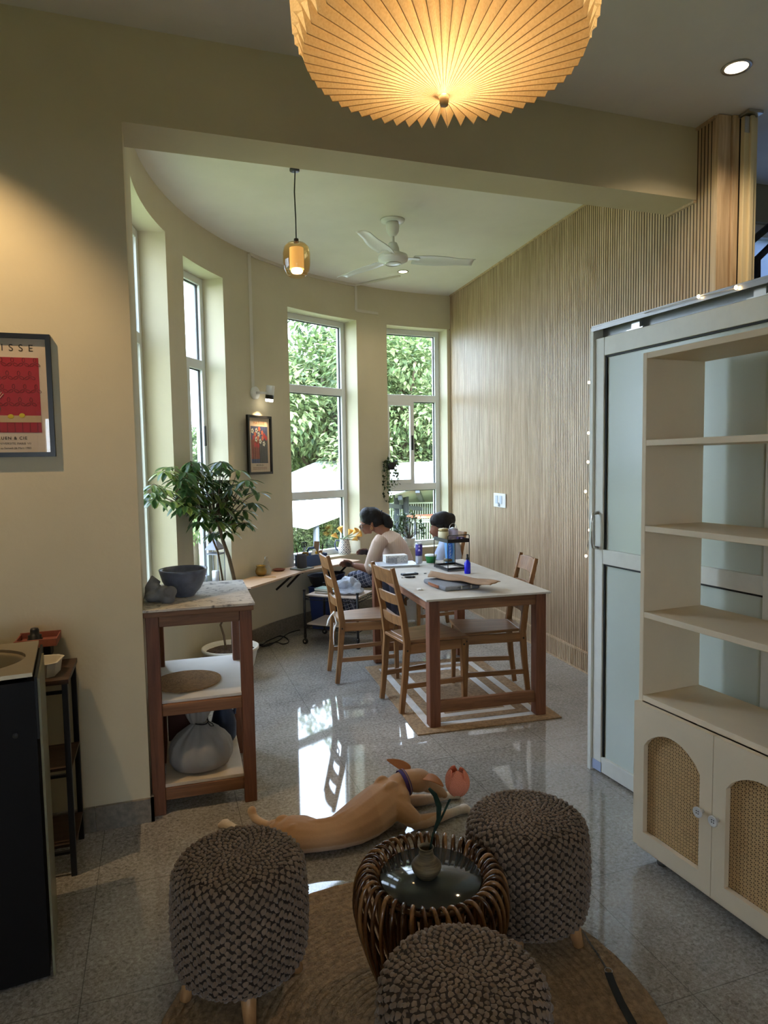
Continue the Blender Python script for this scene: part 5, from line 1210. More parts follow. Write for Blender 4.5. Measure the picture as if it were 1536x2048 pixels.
panel(f1, 'red_field', -.135, .138, -.145, .15, M_RED, .0074); panel(f1, 'tan_band', -.135, .138, -.105, -.078, M_TANP, .0082)
m = MB()
for i in range(7):
    for j in range(4):
        cx, cz = -.115+i*.04+(.02 if j % 2 else 0), .128-j*.052
        if cx > .125: continue
        for a in (90, 210, 330): 
            e = [(cx+.012*cos(R(a))+.009*cos(R(a))*cos(t)-.005*sin(R(a))*sin(t), cz+.012*sin(R(a))+.009*sin(R(a))*cos(t)+.005*cos(R(a))*sin(t)) for t in [2*pi*k/10 for k in range(11)]]; loop(m, e, .0008, .0082)
m.build('leaf_pattern', M_DKRED, f1)
m = MB()
for i in range(10): m.box2((-.12+i*.027, -.0086, -.144), (-.1185+i*.027, -.0078, -.106))
m.build('stripe_pattern', M_DKRED, f1)
m = MB(); m.add([(x, -.009, z) for x, z in ((-.055, -.088), (-.012, -.088), (-.004, -.05), (-.012, -.022), (-.055, -.022), (-.063, -.05))], [(0, 1, 2, 3, 4, 5)]); m.build('pot_shape', M_TEAL, f1)
m = MB()
for k in range(12): a = R(20+k*13); loop(m, [(-.034, -.024), (-.034+.03*cos(a), -.018+.022*sin(a)), (-.034+.05*cos(a+.2), -.012+.036*sin(a+.2))], .0016, .0092)
m.build('spray_shape', mat('pale pink print', S(230, 178, 160), .6), f1)
for i, (x, z) in enumerate(((.03, -.082), (.07, -.078))): m = MB(); m.ell((x, -.009, z), (.011, .0008, .009)); m.build('yellow_spot', M_LEMON, f1)
tx = lambda s, z, sz, sp_, par, mt=M_INK, yy=.0072, bold=0: text(s, 'lettering', mt, par, sz, T(0, -yy, z) @ Matrix.Rotation(R(90), 4, 'X'), .0003, sp_, bold=bold)
tx('MATISSE', .186, .038, 1.9, f1); tx('BERGGRUEN & CIE', -.168, .0165, 1.25, f1, bold=.0003); tx("70 RUE DE L'UNIVERSITE PARIS VII", -.189, .0115, 1.12, f1); tx('Ouvert de Janvier au Samedi 26 Mars 1983', -.207, .0105, 1.05, f1)
m = MB(); m.box2((-W_/2+.018, -.0145, -H_/2+.018), (W_/2-.018, -.0125, H_/2-.018)); m.build('glazing', M_PANE, f1)
W2, H2 = .335, .50
f2 = frame_print('floral_print', 'small black framed floral print on the bay wall below the wall spotlight', W2, H2, .02)
pc2 = onwall(135.1, 1.712, RI-.030); f2.location = pc2; f2.rotation_euler = (0, 0, atan2(tang.y, tang.x))
M_BLUEP = mat('slate blue print', S(74, 84, 128), .6, var=.2, vs=14); panel(f2, 'blue_field', -.115, .118, -.155, .158, M_BLUEP, .0074)
m = MB(); m.box2((.0, -.0086, -.154), (.117, -.0078, .045)); m.build('grey_field', mat('dark grey print', S(66, 70, 78), .6), f2)
m = MB(); m.box2((-.114, -.0086, -.12), (-.002, -.0078, .045)); m.build('rust_field', mat('rust red print', S(150, 66, 52), .6, var=.3, vs=16), f2)
rg_ = random.Random(4); M_PET = [mat('white petal print', S(232, 230, 220), .6), mat('coral petal print', S(222, 120, 96), .6), mat('red petal print', S(196, 52, 60), .6)]
pts_ = [(-.095, .118, 0), (-.04, .122, 0), (.0, .135, 1), (.04, .105, 1), (-.06, .09, 1), (-.008, .09, 0), (.07, .08, 2), (.095, .06, 2), (-.08, .062, 2), (-.045, .048, 0), (.012, .032, 0), (.062, .012, 0), (-.02, .06, 1), (-.06, .0, 2), (-.02, -.005, 2), (.045, .06, 1)]
for x, z, c in pts_:
    m = MB(); n = 20; m.add([(x+(.017+.004*cos(5*2*pi*i/n))*cos(2*pi*i/n), -.0092, z+(.021+.004*cos(5*2*pi*i/n))*sin(2*pi*i/n)) for i in range(n)], [tuple(range(n))]); fl_ = m.build('bloom', M_PET[c], f2)
    if c == 0: m = MB(); m.ell((x, -.0094, z), (.0055, .0006, .006)); m.build('bloom_eye', M_INK, fl_)
m = MB()
for k in range(9): loop(m, [(-.09+k*.024, -.15), (-.085+k*.022, -.02)], .001, .0092)
m.build('stem_lines', M_INK, f2)
M_GOLDT = mat('ochre ink', S(196, 128, 72), .6)
tx('MATISSE', .185, .036, 1.25, f2, M_GOLDT); tx('BRUXELLES', -.173, .017, 1.2, f2)
for z in (-.192, -.205): m = MB(); m.box2((-.1, -.0072, z-.0022), (.1, -.0068, z+.0022)); m.build('fine_print_line', mat('fine print grey', S(170, 128, 110), .7), f2)
m = MB(); m.box2((-W2/2+.02, -.0145, -H2/2+.02), (W2/2-.02, -.0125, H2/2-.02)); m.build('glazing', M_PANE, f2)
l = light('wall_spotlight_lamp', 'SPOT', RS @ Vector((.085, .1, -.085)), 20, (1, .72, .42), spot_size=R(70), spot_blend=.6, shadow_soft_size=.02); l.parent = sp; aim(l, f2.location-sp.location+RS @ Vector((0, -.0, .12)))
# picture light for the red print: a small spotlight on the ceiling, outside the frame to the upper left
sp2_ = thing('ceiling_spotlight', 'small white ceiling spotlight aimed at the red print, out of frame', 'spotlight', (-1.05, 2.35, H))
m = MB(); m.lathe([(0, -.03), (.04, -.03), (.04, -.0005), (0, -.0005)], 20); m.build('base', M_WHITEPL, sp2_); m = MB(); m.tube([(0, 0, -.03), (.01, .02, -.08), (.03, .06, -.16)], [.012, .03, .036], 16); m.build('head', M_WHITEPL, sp2_)
l = light('ceiling_spotlight_lamp', 'SPOT', (.034, .07, -.18), 85, (1, .70, .38), spot_size=R(62), spot_blend=.75, shadow_soft_size=.012); l.parent = sp2_; aim(l, Vector((-.6, 3.02, 1.9))-sp2_.location)
# ---------------------------------------------------------------- potted tree by the second window
M_SCH = m_leafmat('glossy schefflera leaf', S(30, 52, 26), S(62, 92, 44), S(150, 160, 84))
M_SCH.node_tree.nodes['Principled BSDF'].inputs['Roughness'].default_value = .35
M_TRUNK = mat('brown-grey plant stem', S(104, 88, 72), .85, var=.2, vs=20)
pp_ = thing('potted_umbrella_tree', 'tall potted umbrella plant behind the work stand, in a round white pot', 'potted plant', (.46, 4.92, .0005))
PB = pp_.location.copy()
m = MB(); m.lathe([(0, 0), (.13, 0), (.17, .10), (.195, .205), (.205, .21), (.205, .228), (.192, .23), (.186, .205), (.16, .19), (0, .188)], 40); m.build('pot', mat('cream white planter', S(226, 222, 208), .5), pp_)
m = MB(); rr_ = random.Random(5); m.grid(lambda u, v: Vector((.178*u*cos(2*pi*v), .178*u*sin(2*pi*v), .198+.012*sin(9*u+7*v*2*pi)*u*(1-u)*3)), 8, 28); m.build('soil', mat('dark soil', S(78, 62, 48), .95, var=.5, vs=60, bump=.8, bs=90), pp_)
DP = 5.0
g = lambda x, y, d=DP: atd(x, y, d)-PB
m = MB(); m.tube([(.02, .0, .19), g(466, 1232, 4.95), g(470, 1166, 4.93), g(458, 1115, 4.92), g(446, 1082, 4.92), g(440, 1060, 4.92), g(432, 1036, 4.9)], [.014, .0145, .0145, .014, .0135, .012, .009], 8); m.build('stem', M_TRUNK, pp_)
m = MB(); m.tube([(-.03, .02, .19), g(448, 1272, 5.0), g(441, 1250, 5.02), g(452, 1228, 5.02), g(446, 1165, 5.06), g(436, 1105, 5.06), g(418, 1060, 5.04), g(404, 1012, 5.0)], [.008]*8, 7); m.build('stem', M_TRUNK, pp_)
br = MB(); fo = MB(); shd = []
rng = random.Random(21)
whorls = [(300, 968), (318, 942), (340, 934), (352, 955), (330, 985), (312, 1000), (345, 1005), (362, 978), (375, 950), (388, 935), (384, 985), (372, 1012), (402, 962), (412, 990), (398, 1018), (425, 945), (440, 960), (430, 985), (448, 935), (452, 985), (442, 1012), (420, 1022), (405, 1040), (460, 960), (470, 1000), (476, 940), (486, 965), (500, 975), (515, 985), (505, 1005), (486, 1020), (494, 960), (478, 1035), (462, 1030), (466, 1048), (436, 1042), (452, 1062), (392, 1042), (410, 1065), (490, 1045), (300, 985), (356, 930)]
whorls += [(x+rng.uniform(-12, 12), y+rng.uniform(-14, 16)) for x, y in whorls if y < 1035 and x < 470]+[(x+rng.uniform(-12, 12), y+rng.uniform(-14, 16)) for x, y in whorls if 340 < x < 460 and y < 1030]
for i, (x, y) in enumerate(whorls):
    d = 4.92+rng.uniform(-.14, .16)-(max(0, 425-x)/135)**1.0*1.02; x = max(x, 290); c = g(x, y, d)
    q0 = c+PB-Vector((CX, CY, 0)); r0 = sqrt(q0.x**2+q0.y**2)
    ang0 = math.degrees(atan2(q0.y, q0.x)); lim = RI-.02 if 162.5 < ang0 < 173 else RI-.12
    if q0.y > 0 and r0 > lim: k0 = lim/r0; c = Vector((CX+q0.x*k0, CY+q0.y*k0, c.z+PB.z))-PB
    hub = g(438, 1062, 4.92) if x > 425 else g(410, 1030, 5.0)
    if y < 1000: hub = g(432+(x-432)*.35, 1030, 4.94)
    midp = hub.lerp(c, .55)+Vector((0, 0, .02)); br.tube([hub, midp, c], [.005, .0035, .002], 5)
    nl = rng.randint(6, 8); tilt = rng.uniform(.15, .6); a0_ = rng.uniform(0, 6.3)
    for k in range(nl):
        a = a0_+2*pi*k/nl; dv = Vector((cos(a), sin(a), -tilt+rng.uniform(-.25, .25))).normalized(); ln = rng.uniform(.075, .125)*(.85 if x < 350 else 1)
        s0 = c+dv*.02; br.tube([c, s0], .0012, 4)
        k0 = len(fo.v); sdv = dv.cross(Vector((0, 0, 1))).normalized(); up = sdv.cross(dv); wd = ln*.36; base = min(1, max(0, rng.gauss(.34 if x > 350 else .5, .2)))
        vs = []; fs = []; n = 6
        for q_ in range(n+1):
            t = q_/n; w_ = wd*.5*sin(pi*min(1, .06+t*.94))**.8; p = s0+dv*ln*t+up*(-.22*ln*t*t+.02*ln)
            vs += [p-sdv*w_+up*w_*.25, p, p+sdv*w_+up*w_*.25]; shd += [min(1, base+.28), base, min(1, base+.28)]
        for q_ in range(n): fs += [(q_*3, q_*3+1, q_*3+4, q_*3+3), (q_*3+1, q_*3+2, q_*3+5, q_*3+4)]
        fo.add(vs, fs, True)
br.build('branches', M_TRUNK, pp_)
fo_ = fo.build('foliage', M_SCH, pp_); set_shade(fo_, shd)
# lantern on the sill of the second window
ln_ = thing('metal_lantern', 'grey metal lantern with ring handle on the sill of the second bay window', 'lantern', onwall(144.9, .6006, RI+.075), R(55))
M_LAN = mat('grey metal', S(112, 114, 126), .4, metal=.4)
# its sill-standing height
hw = .055
m = MB()
m.box2((-hw, -hw, 0), (hw, hw, .018)); m.build('base', M_LAN, ln_, bevel=.003)
m = MB(); m.lathe([(0, .36), (.02, .355), (.03, .34), (.078, .285), (.08, .275), (0, .275)], 4, smooth=False); ob = m.build('roof', M_LAN, ln_); ob.rotation_euler.z = R(45)
for x in (-1, 1):
    for y in (-1, 1): m = MB(); m.box2((x*hw-.005 if x > 0 else -hw, y*hw-.005 if y > 0 else -hw, .0185), (x*hw if x > 0 else -hw+.005, y*hw if y > 0 else -hw+.005, .275)); m.build('post', M_LAN, ln_)
m = MB()
for s in (-1, 1): m.box2((-hw+.006, s*(hw-.003)-.001, .02), (hw-.006, s*(hw-.003)+.001, .235)); 
m.build('glass', M_CLEAR, ln_)
m = MB(); m.box2((-hw, -hw, .236), (hw, hw, .246)); m.build('collar', M_LAN, ln_)
m = MB(); m.tube([(.0, .028*cos(2*pi*i/18), .385+.028*sin(2*pi*i/18)) for i in range(18)], .0025, 6, closed=True); m.build('ring_handle', M_LAN, ln_)
m = MB(); m.lathe([(0, .0185), (.03, .0185), (.03, .1), (.026, .104), (0, .1)], 20); m.build('candle', M_WHITEPL, ln_)

# ---------------------------------------------------------------- folding wall shelves and what stands on them
SZ = .60
def shelf(name, label, aL, aR, dep, thk=.016):
    p0, p1 = cp(aL, RI-.012), cp(aR, RI-.012); ux_ = (p1-p0).normalized(); uin = Vector((ux_.y, -ux_.x, 0)); t = thing(name, label, 'wall shelf', (p0.x, p0.y, SZ), atan2(ux_.y, ux_.x), 'folding wall shelves')
    Ls = (p1-p0).length
    m = MB(); m.box2((0, -dep, -thk), (Ls, -.002, 0)); m.build('board', M_BRD, t, bevel=.002)
    for x in (.06, Ls-.08):
        m = MB(); m.bar((x, -dep+.05, -thk-.008), (x, -.01, -thk-.008), .02, .012); m.bar((x, -dep+.08, -thk-.012), (x, -.012, -thk-.16), .018, .008); m.build('bracket', M_BLACK, t)
    return t, p0, ux_, uin, Ls
M_BRD = wood('pale birch board', S(190, 158, 128), S(216, 188, 160), 'x', .6, .5)
s1_ = shelf('wall_shelf', 'pale fold-down wall shelf nearer the potted tree, holding the brass pot', 146, 130.2, .27)
s2_ = shelf('wall_shelf', 'pale fold-down wall shelf under the third bay window, holding the blue caddy', 129.8, 115, .27)
def ons(x, y, D=None, z=SZ+.0004): return atz(x, y, z)
M_BRASS = mat('antique brass', S(150, 122, 66), .35, metal=.8)
def clampsh(p, sh_, margin=.04):
    t, p0, ux_, uin, Ls = sh_; r = p-p0; r.z = 0; u = max(margin, min(Ls-margin, r.dot(ux_))); v = max(margin, min(.27-margin, r.dot(uin))); q_ = p0+ux_*u+uin*v; q_.z = SZ+.0004; return q_
bp_ = thing('brass_pot', 'small round brass pot on the fold-down wall shelf', 'pot', clampsh(ons(516, 1151), s1_, .05))
m = MB(); m.lathe([(0, 0), (.028, 0), (.045, .018), (.05, .04), (.042, .064), (.034, .074), (.044, .088), (.04, .088), (.03, .074), (.04, .04), (0, .012)], 32); m.build('body', M_BRASS, bp_)
gb = thing('glass_bottle', 'clear ribbed glass bottle beside the brass pot on the wall shelf', 'bottle', clampsh(ons(533, 1149), s1_, .05))
m = MB(); m.lathe([(0, 0), (.034, 0), (.042, .012), (.044, .04), (.036, .062), (.024, .078), (.028, .086), (.020, .098), (.024, .106), (.014, .12), (.013, .15), (.017, .153), (.012, .158), (0, .158)], 24, wob=lambda a, z: 1+.05*sin(12*a)); m.build('bottle_body', mat('clear bottle glass', (.86, .9, .9), .08, trans=.75, ior=1.3), gb)
wd_ = thing('wooden_dish', 'small dark red dish on the wall shelf left of the blue caddy', 'dish', clampsh(ons(552, 1141), s1_, .05))
m = MB(); m.lathe([(0, 0), (.04, 0), (.058, .014), (.054, .016), (.035, .006), (0, .006)], 28); m.build('dish_body', mat('dark red lacquer', S(110, 56, 44), .4), wd_)
stk = thing('wooden_stick', 'short yellow wooden modelling stick lying on the wall shelf', 'stick', clampsh(ons(537, 1155), s1_, .09)); stk.location.z += .0035
m = MB(); m.tube([(-.06, .02, .0), (.06, -.02, 0)], [.002, .0035], 7); m.build('stick_body', mat('yellow wood', S(222, 178, 104), .6), stk)
sl_ = thing('stone_coaster', 'square grey-green slab under the dark grey cup on the wall shelf', 'coaster', clampsh(ons(587, 1147), s2_, .09), R(35))
m = MB(); m.box2((-.085, -.07, 0), (.085, .07, .012)); m.build('slab', mat('grey green slab', S(128, 136, 130), .6), sl_, bevel=.003)
cu = thing('grey_cup', 'dark charcoal cylinder cup standing on the grey slab', 'cup', sl_.location+Vector((0, 0, .0124)))
m = MB(); m.lathe([(0, 0), (.042, 0), (.044, .004), (.044, .118), (.04, .119), (.039, .01), (0, .008)], 32); m.build('cup_body', mat('charcoal stoneware', S(58, 58, 64), .6), cu)
cd = thing('tool_caddy', 'blue plastic caddy full of tools on the wall shelf', 'caddy', clampsh(ons(608, 1134), s2_, .13)); cd.location = clampsh(ons(606, 1128), s2_, .085); cd.rotation_euler.z = s2_[0].rotation_euler.z
M_CADDY = mat('blue plastic caddy', S(50, 78, 124), .45)
m = MB(); W3, D3, H3 = .145, .068, .105
m.box2((-W3, -D3, .0), (W3, D3, .006)); m.box2((-W3, -D3, .006), (W3, -D3+.005, H3)); m.box2((-W3, D3-.005, .006), (W3, D3, H3)); m.box2((-W3, -D3+.005, .006), (-W3+.005, D3-.005, H3)); m.box2((W3-.005, -D3+.005, .006), (W3, D3-.005, H3)); m.box2((-.003, -D3+.005, .006), (.003, D3-.005, H3)); m.build('tray', M_CADDY, cd, bevel=.003)
m = MB(); m.tube([(-.045, 0, H3-.02), (-.045, 0, H3+.035), (-.03, 0, H3+.055), (.03, 0, H3+.055), (.045, 0, H3+.035), (.045, 0, H3-.02)], .011, 10); m.build('handle', M_CADDY, cd)
def incaddy(nm, lab, cat, x, y, z=.0065):
    t = thing(nm, lab, cat, Matrix.Translation(cd.location) @ rotz(cd.rotation_euler.z) @ Vector((x, y, z)), cd.rotation_euler.z); return t
t = incaddy('gold_tin', 'gold tin standing at the left end of the blue caddy', 'tin', -.105, -.03); m = MB(); m.lathe([(0, 0), (.030, 0), (.030, .125), (.031, .127), (.027, .127), (.027, .01), (0, .008)], 24); m.build('tin_body', M_BRASS, t)
t = incaddy('scissors', 'dark scissors standing handles up in the blue caddy', 'scissors', -.06, .03)
for s in (-1, 1):
    m = MB(); m.M = T(s*.014, 0, .19) @ Matrix.Rotation(R(90), 4, 'X'); m.tube([(.015*cos(2*pi*i/16), .022*sin(2*pi*i/16), 0) for i in range(16)], .0055, 7, closed=True); h = m.build('handle_loop', M_BLACK, t)
    m = MB(); m.bar((s*.012, 0, .168), (-s*.006, 0, .001), .003, .012, (0, 1, 0)); m.build('blade', M_STEEL, t)
t = incaddy('card_tag', 'square tan card standing in the blue caddy', 'card', .085, .035); m = MB(); m.M = Matrix.Rotation(R(8), 4, 'Y'); m.box2((-.035, -.001, 0.02), (.035, .001, .205)); m.build('card_sheet', mat('tan card', S(158, 134, 104), .8), t)
t = incaddy('yellow_sponge', 'yellow sponge on the right in the blue caddy', 'sponge', .06, -.03); m = MB(); m.M = Matrix.Rotation(R(-25), 4, 'Y'); m.box2((-.022, -.02, .02), (.022, .02, .128)); m.build('sponge_block', mat('yellow sponge', S(226, 184, 62), .9, bump=.6, bs=160), t, bevel=.004)
t = incaddy('white_cloth', 'crumpled white cloth poking out of the blue caddy middle', 'cloth', .005, -.035)
m = MB()
for k in range(5): m.ell((.02*cos(k*1.3), .012*sin(k*2.1), .05+.018*k), (.026, .018, .024))
blob('cloth_body', M_PAPERW, t, m, .005, 4)
for k, (x, y, lean, lab) in enumerate(((.115, .0, .28, 'dark handled paint brush leaning far right in the blue caddy'), (.1, -.03, .12, 'pale handled paint brush beside the dark one in the blue caddy'), (-.125, .035, -.15, 'red handled clay tool at the left end of the blue caddy'))):
    t = incaddy('paint_brush', lab, 'brush', x, y); c_ = (S(60, 50, 44), S(206, 180, 140), S(140, 44, 36))[k]
    m = MB(); m.tube([(0, 0, .005), (lean*.13, 0, .13)], [.003, .004], 7); m.build('handle', mat('brush handle %d' % k, c_, .5), t); m = MB(); m.tube([(lean*.13, 0, .13), (lean*.145, 0, .145), (lean*.19, 0, .19)], [.0045, .0055, .001], 7); m.build('bristles', M_INK, t)
# flower jug on the sill of the third window
jg2 = thing('patterned_jug', 'white and navy patterned jug on the sill of the third bay window', 'jug', atz(688, 1112, .6206)); jg2.location = onwall(112.6, .6206, RI+.075)
M_JUGP = Mat('white glaze with navy lattice'); v_ = M_JUGP.tc('Object'); sx_ = M_JUGP.node('ShaderNodeSeparateXYZ'); M_JUGP.l.new(v_, sx_.inputs[0])
an = M_JUGP.math('MULTIPLY', M_JUGP.math('ARCTAN2', sx_.outputs['Y'], sx_.outputs['X']), 8/(2*pi)); hz_ = M_JUGP.math('MULTIPLY', sx_.outputs['Z'], 20)
d1 = M_JUGP.math('ABSOLUTE', M_JUGP.math('SUBTRACT', M_JUGP.math('FRACT', M_JUGP.math('ADD', an, hz_)), .5)); d2 = M_JUGP.math('ABSOLUTE', M_JUGP.math('SUBTRACT', M_JUGP.math('FRACT', M_JUGP.math('SUBTRACT', an, hz_)), .5))
ln1 = M_JUGP.math('LESS_THAN', M_JUGP.math('MINIMUM', d1, d2), .07); dot_ = M_JUGP.math('GREATER_THAN', M_JUGP.math('MINIMUM', d1, d2), .36)
M_JUGP.col(M_JUGP.mix(M_JUGP.math('MAXIMUM', ln1, dot_), S(232, 230, 222), S(58, 62, 92))); M_JUGP.p.inputs['Roughness'].default_value = .3
m = MB(); m.lathe([(0, 0), (.055, 0), (.064, .012), (.066, .04), (.056, .1), (.048, .13), (.05, .155), (.052, .158), (.047, .156), (.044, .13), (.05, .06), (0, .02)], 36); m.build('body', M_JUGP.m, jg2)
cr = cam_to_world(Vector((1, 0, 0))); m = MB(); m.tube([cr*-.047+Vector((0, 0, .135)), cr*-.085+Vector((0, 0, .14)), cr*-.098+Vector((0, 0, .1)), cr*-.085+Vector((0, 0, .05)), cr*-.06+Vector((0, 0, .03))], .008, 8); m.build('handle', mat('navy glaze', S(70, 76, 108), .3), jg2)
M_LILY = mat('pale orange calla', S(240, 186, 92), .6); M_GRN = mat('fresh green stem', S(92, 130, 66), .6)
Dj = (jg2.location-O).dot(cam_to_world(Vector((0, 0, 1))))
for k, (x, y, lab) in enumerate(((676, 1076, 'leftmost low calla lily in the patterned jug'), (683, 1066, 'tallest calla lily on the left of the patterned jug'), (697, 1070, 'calla lily in the middle of the patterned jug'), (706, 1068, 'calla lily right of the middle in the patterned jug'), (712, 1073, 'rightmost calla lily in the patterned jug'), (704, 1080, 'lowest calla lily, drooping right over the jug rim'))):
    t = thing('calla_lily', lab, 'flower', jg2.location+Vector((0, 0, .06)), 0, 'calla lilies in the patterned jug'); e = atd(x, y, Dj-.02+.015*(k % 3))-t.location
    a = 2*pi*k/6; m = MB(); m.tube([(.012*cos(a), .012*sin(a), -.03), (.02*cos(a), .02*sin(a), .09), e.lerp(Vector((0, 0, .1)), .35), e], .0032, 6); m.build('stem', M_GRN, t)
    dv = (e-Vector((0, 0, .05))).normalized(); u_ = dv.orthogonal().normalized(); w_ = dv.cross(u_)
    m = MB()
    def cal(u, v): 
        th = 2*pi*v; r = .005+.026*u**1.3; return e+dv*(u*.05+(.022*u*u*(1+cos(th))/2))+(u_*cos(th)+w_*sin(th))*r
    m.grid(cal, 8, 16); m.build('spathe', M_LILY, t, solid=.002); m = MB(); m.tube([e+dv*.01, e+dv*.05], [.003, .002], 6); m.build('spadix', mat('yellow spadix %d' % k, S(232, 168, 40), .7), t)

# ---------------------------------------------------------------- black wire cart
c0, c1_ = atz(611, 1288), atz(729, 1300); cux = (c1_-c0).to_2d().normalized(); 
ct = thing('wire_cart', 'low black wire cart with wooden shelf boards on castors behind the far left chair', 'cart', (c0.x, c0.y, 0), atan2(cux.y, cux.x))
CW, CD = .50, .36
def onct(x, y, z): return Matrix.Translation(ct.location) @ rotz(ct.rotation_euler.z) @ Vector((x, y, z))
for x in (0, CW):
    for y in (0, CD):
        m = MB(); m.tube([(x, y, .052), (x, y, .47)], .011, 10); m.tube([(x, y, .46), (x, y, .475)], .013, 10); m.tube([(x, y, .06), (x, y, .09)], .014, 10); m.build('post', M_BLACK, ct)
        m = MB(); m.M = T(x, y, .025) @ Matrix.Rotation(R(90), 4, 'X'); m.lathe([(0, -.011), (.02, -.011), (.0245, -.006), (.0245, .006), (.02, .011), (0, .011)], 20); w_ = m.build('castor', M_DARKRUB, ct); m = MB(); m.M = T(x, y, .025) @ Matrix.Rotation(R(90), 4, 'X'); m.lathe([(0, -.0125), (.008, -.0125), (.008, .0125), (0, .0125)], 12); m.build('hub', M_STEEL, w_)
for z in (.165, .415):
    for (a, b_) in (((0, 0), (CW, 0)), ((0, CD), (CW, CD)), ((0, 0), (0, CD)), ((CW, 0), (CW, CD))):
        m = MB(); A, B = Vector((*a, z)), Vector((*b_, z)); m.tube([A, B], .0035, 6); m.tube([A-Vector((0, 0, .026)), B-Vector((0, 0, .026))], .0035, 6)
        n = int((B-A).length/.03); m.tube([A.lerp(B, i/n)-Vector((0, 0, .026 if i % 2 else 0)) for i in range(n+1)], .002, 5); m.build('wire_edge', M_BLACK, ct)
    m = MB(); m.box2((.012, .012, z+.004), (CW-.012, CD-.012, z+.014)); m.build('shelf_board', mat('dusty board %d' % int(z*100), S(196, 178, 164), .6, var=.08, vs=6), ct)
ZC = .4296
for k, (lab, col_, z_, rz_) in enumerate((('brown green book at the bottom of the small stack on the wire cart', S(112, 104, 84), 0, .1), ('sage green notebook on top of the small book stack on the wire cart', S(128, 152, 136), .0195, -.12))):
    bk = thing('book', lab, 'book', onct(.13, .16, ZC+z_), ct.rotation_euler.z+rz_, 'books on the wire cart'); m = MB(); m.box2((-.085, -.065, 0.0008), (.085, .065, .003)); m.box2((-.085, -.065, .0155), (.085, .065, .018)); m.box2((-.085, .062, .003), (.085, .065, .0155)); m.build('cover', mat('book cover %d' % k, col_, .6), bk); m = MB(); m.box2((-.082, -.062, .0032), (.082, .0615, .0153)); m.build('pages', M_PAPERW, bk)
M_POLY = Mat('crumpled clear plastic'); M_POLY.p.inputs['Base Color'].default_value = (*S(206, 216, 236), 1); M_POLY.p.inputs['Roughness'].default_value = .16; M_POLY.p.inputs['Alpha'].default_value = .82; M_POLY.bump(M_POLY.noise(M_POLY.tc(), 34, 4, .6, 1.2), .9, .02)
pg = thing('plastic_bag', 'crumpled clear plastic bag heaped on the wire cart top', 'plastic bag', onct(.335, .18, ZC))
m = MB(); rng = random.Random(9)
for k in range(16): a = rng.uniform(0, 6.28); r = rng.uniform(0, .75); m.ell((.13*r*cos(a), .12*r*sin(a), .04+.05*(1-r)+rng.uniform(0, .035)), (rng.uniform(.03, .06), rng.uniform(.03, .06), rng.uniform(.03, .045)), Matrix.Rotation(rng.uniform(0, 3), 3, 'X').to_4x4(), 10, 7)
m.ell((0, 0, .02), (.14, .13, .02))
ob = blob('bag_film', M_POLY.m, pg, m, .009, 1); dm = ob.modifiers.new('d', 'DISPLACE'); tx_ = bpy.data.textures.new('crumple', 'VORONOI'); tx_.noise_scale = .06; dm.texture = tx_; dm.strength = .03; dm.mid_level = .5
for v in ob.data.vertices: v.co.z = max(v.co.z, .014)
# blue bins by the wall
M_BIN = mat('blue plastic bin', S(44, 62, 118), .4)
bn = thing('blue_bin', 'tall blue plastic bin against the wall behind the wire cart', 'bin', onwall(122.5, .0006, RI-.185), R(12))
m = MB(); m.lathe([(0, 0), (.12, 0), (.15, .39), (.158, .39), (.158, .4), (.146, .4), (.115, .01), (0, .008)], 4, smooth=False); ob = m.build('bin_body', M_BIN, bn, bevel=.006)
db = thing('dark_basin', 'dark grey basin resting on top of the blue bin', 'basin', bn.location+Vector((0, 0, .4005)))
m = MB(); m.lathe([(0, .0), (.09, 0), (.115, .03), (.142, .098), (.148, .1), (.145, .104), (.13, .09), (.085, .008), (0, .006)], 36); m.build('basin_body', mat('dark grey enamel', S(56, 58, 66), .5), db)
# cables on the floor
M_CBL = mat('black cable', S(20, 20, 22), .5)
cb = thing('power_cable', 'black looping power cable on the floor beside the wall left of the wire cart', 'cable', atz(545, 1283))
pts = [atz(x, y, .006)-cb.location for x, y in ((513, 1285), (522, 1291), (533, 1283), (548, 1276), (560, 1272), (573, 1276), (577, 1284), (566, 1288), (552, 1284), (540, 1290), (524, 1293), (530, 1290), (555, 1282), (574, 1268), (590, 1262), (600, 1260))]
def smooth(P, n=6):
    o_ = []
    for i in range(len(P)-1):
        p0, p1, p2, p3 = P[max(i-1, 0)], P[i], P[i+1], P[min(i+2, len(P)-1)]
        for k in range(n): t = k/n; o_.append(.5*((2*p1)+(p2-p0)*t+(2*p0-5*p1+4*p2-p3)*t*t+(3*p1-p0-3*p2+p3)*t**3))
    return o_+[P[-1]]
m = MB(); m.tube(smooth(pts), .005, 7); m.build('cord', M_CBL, cb)
m = MB(); m.box(atz(520, 1290, .012)-cb.location, (.05, .02, .018)); m.build('plug', M_CBL, cb, bevel=.003)
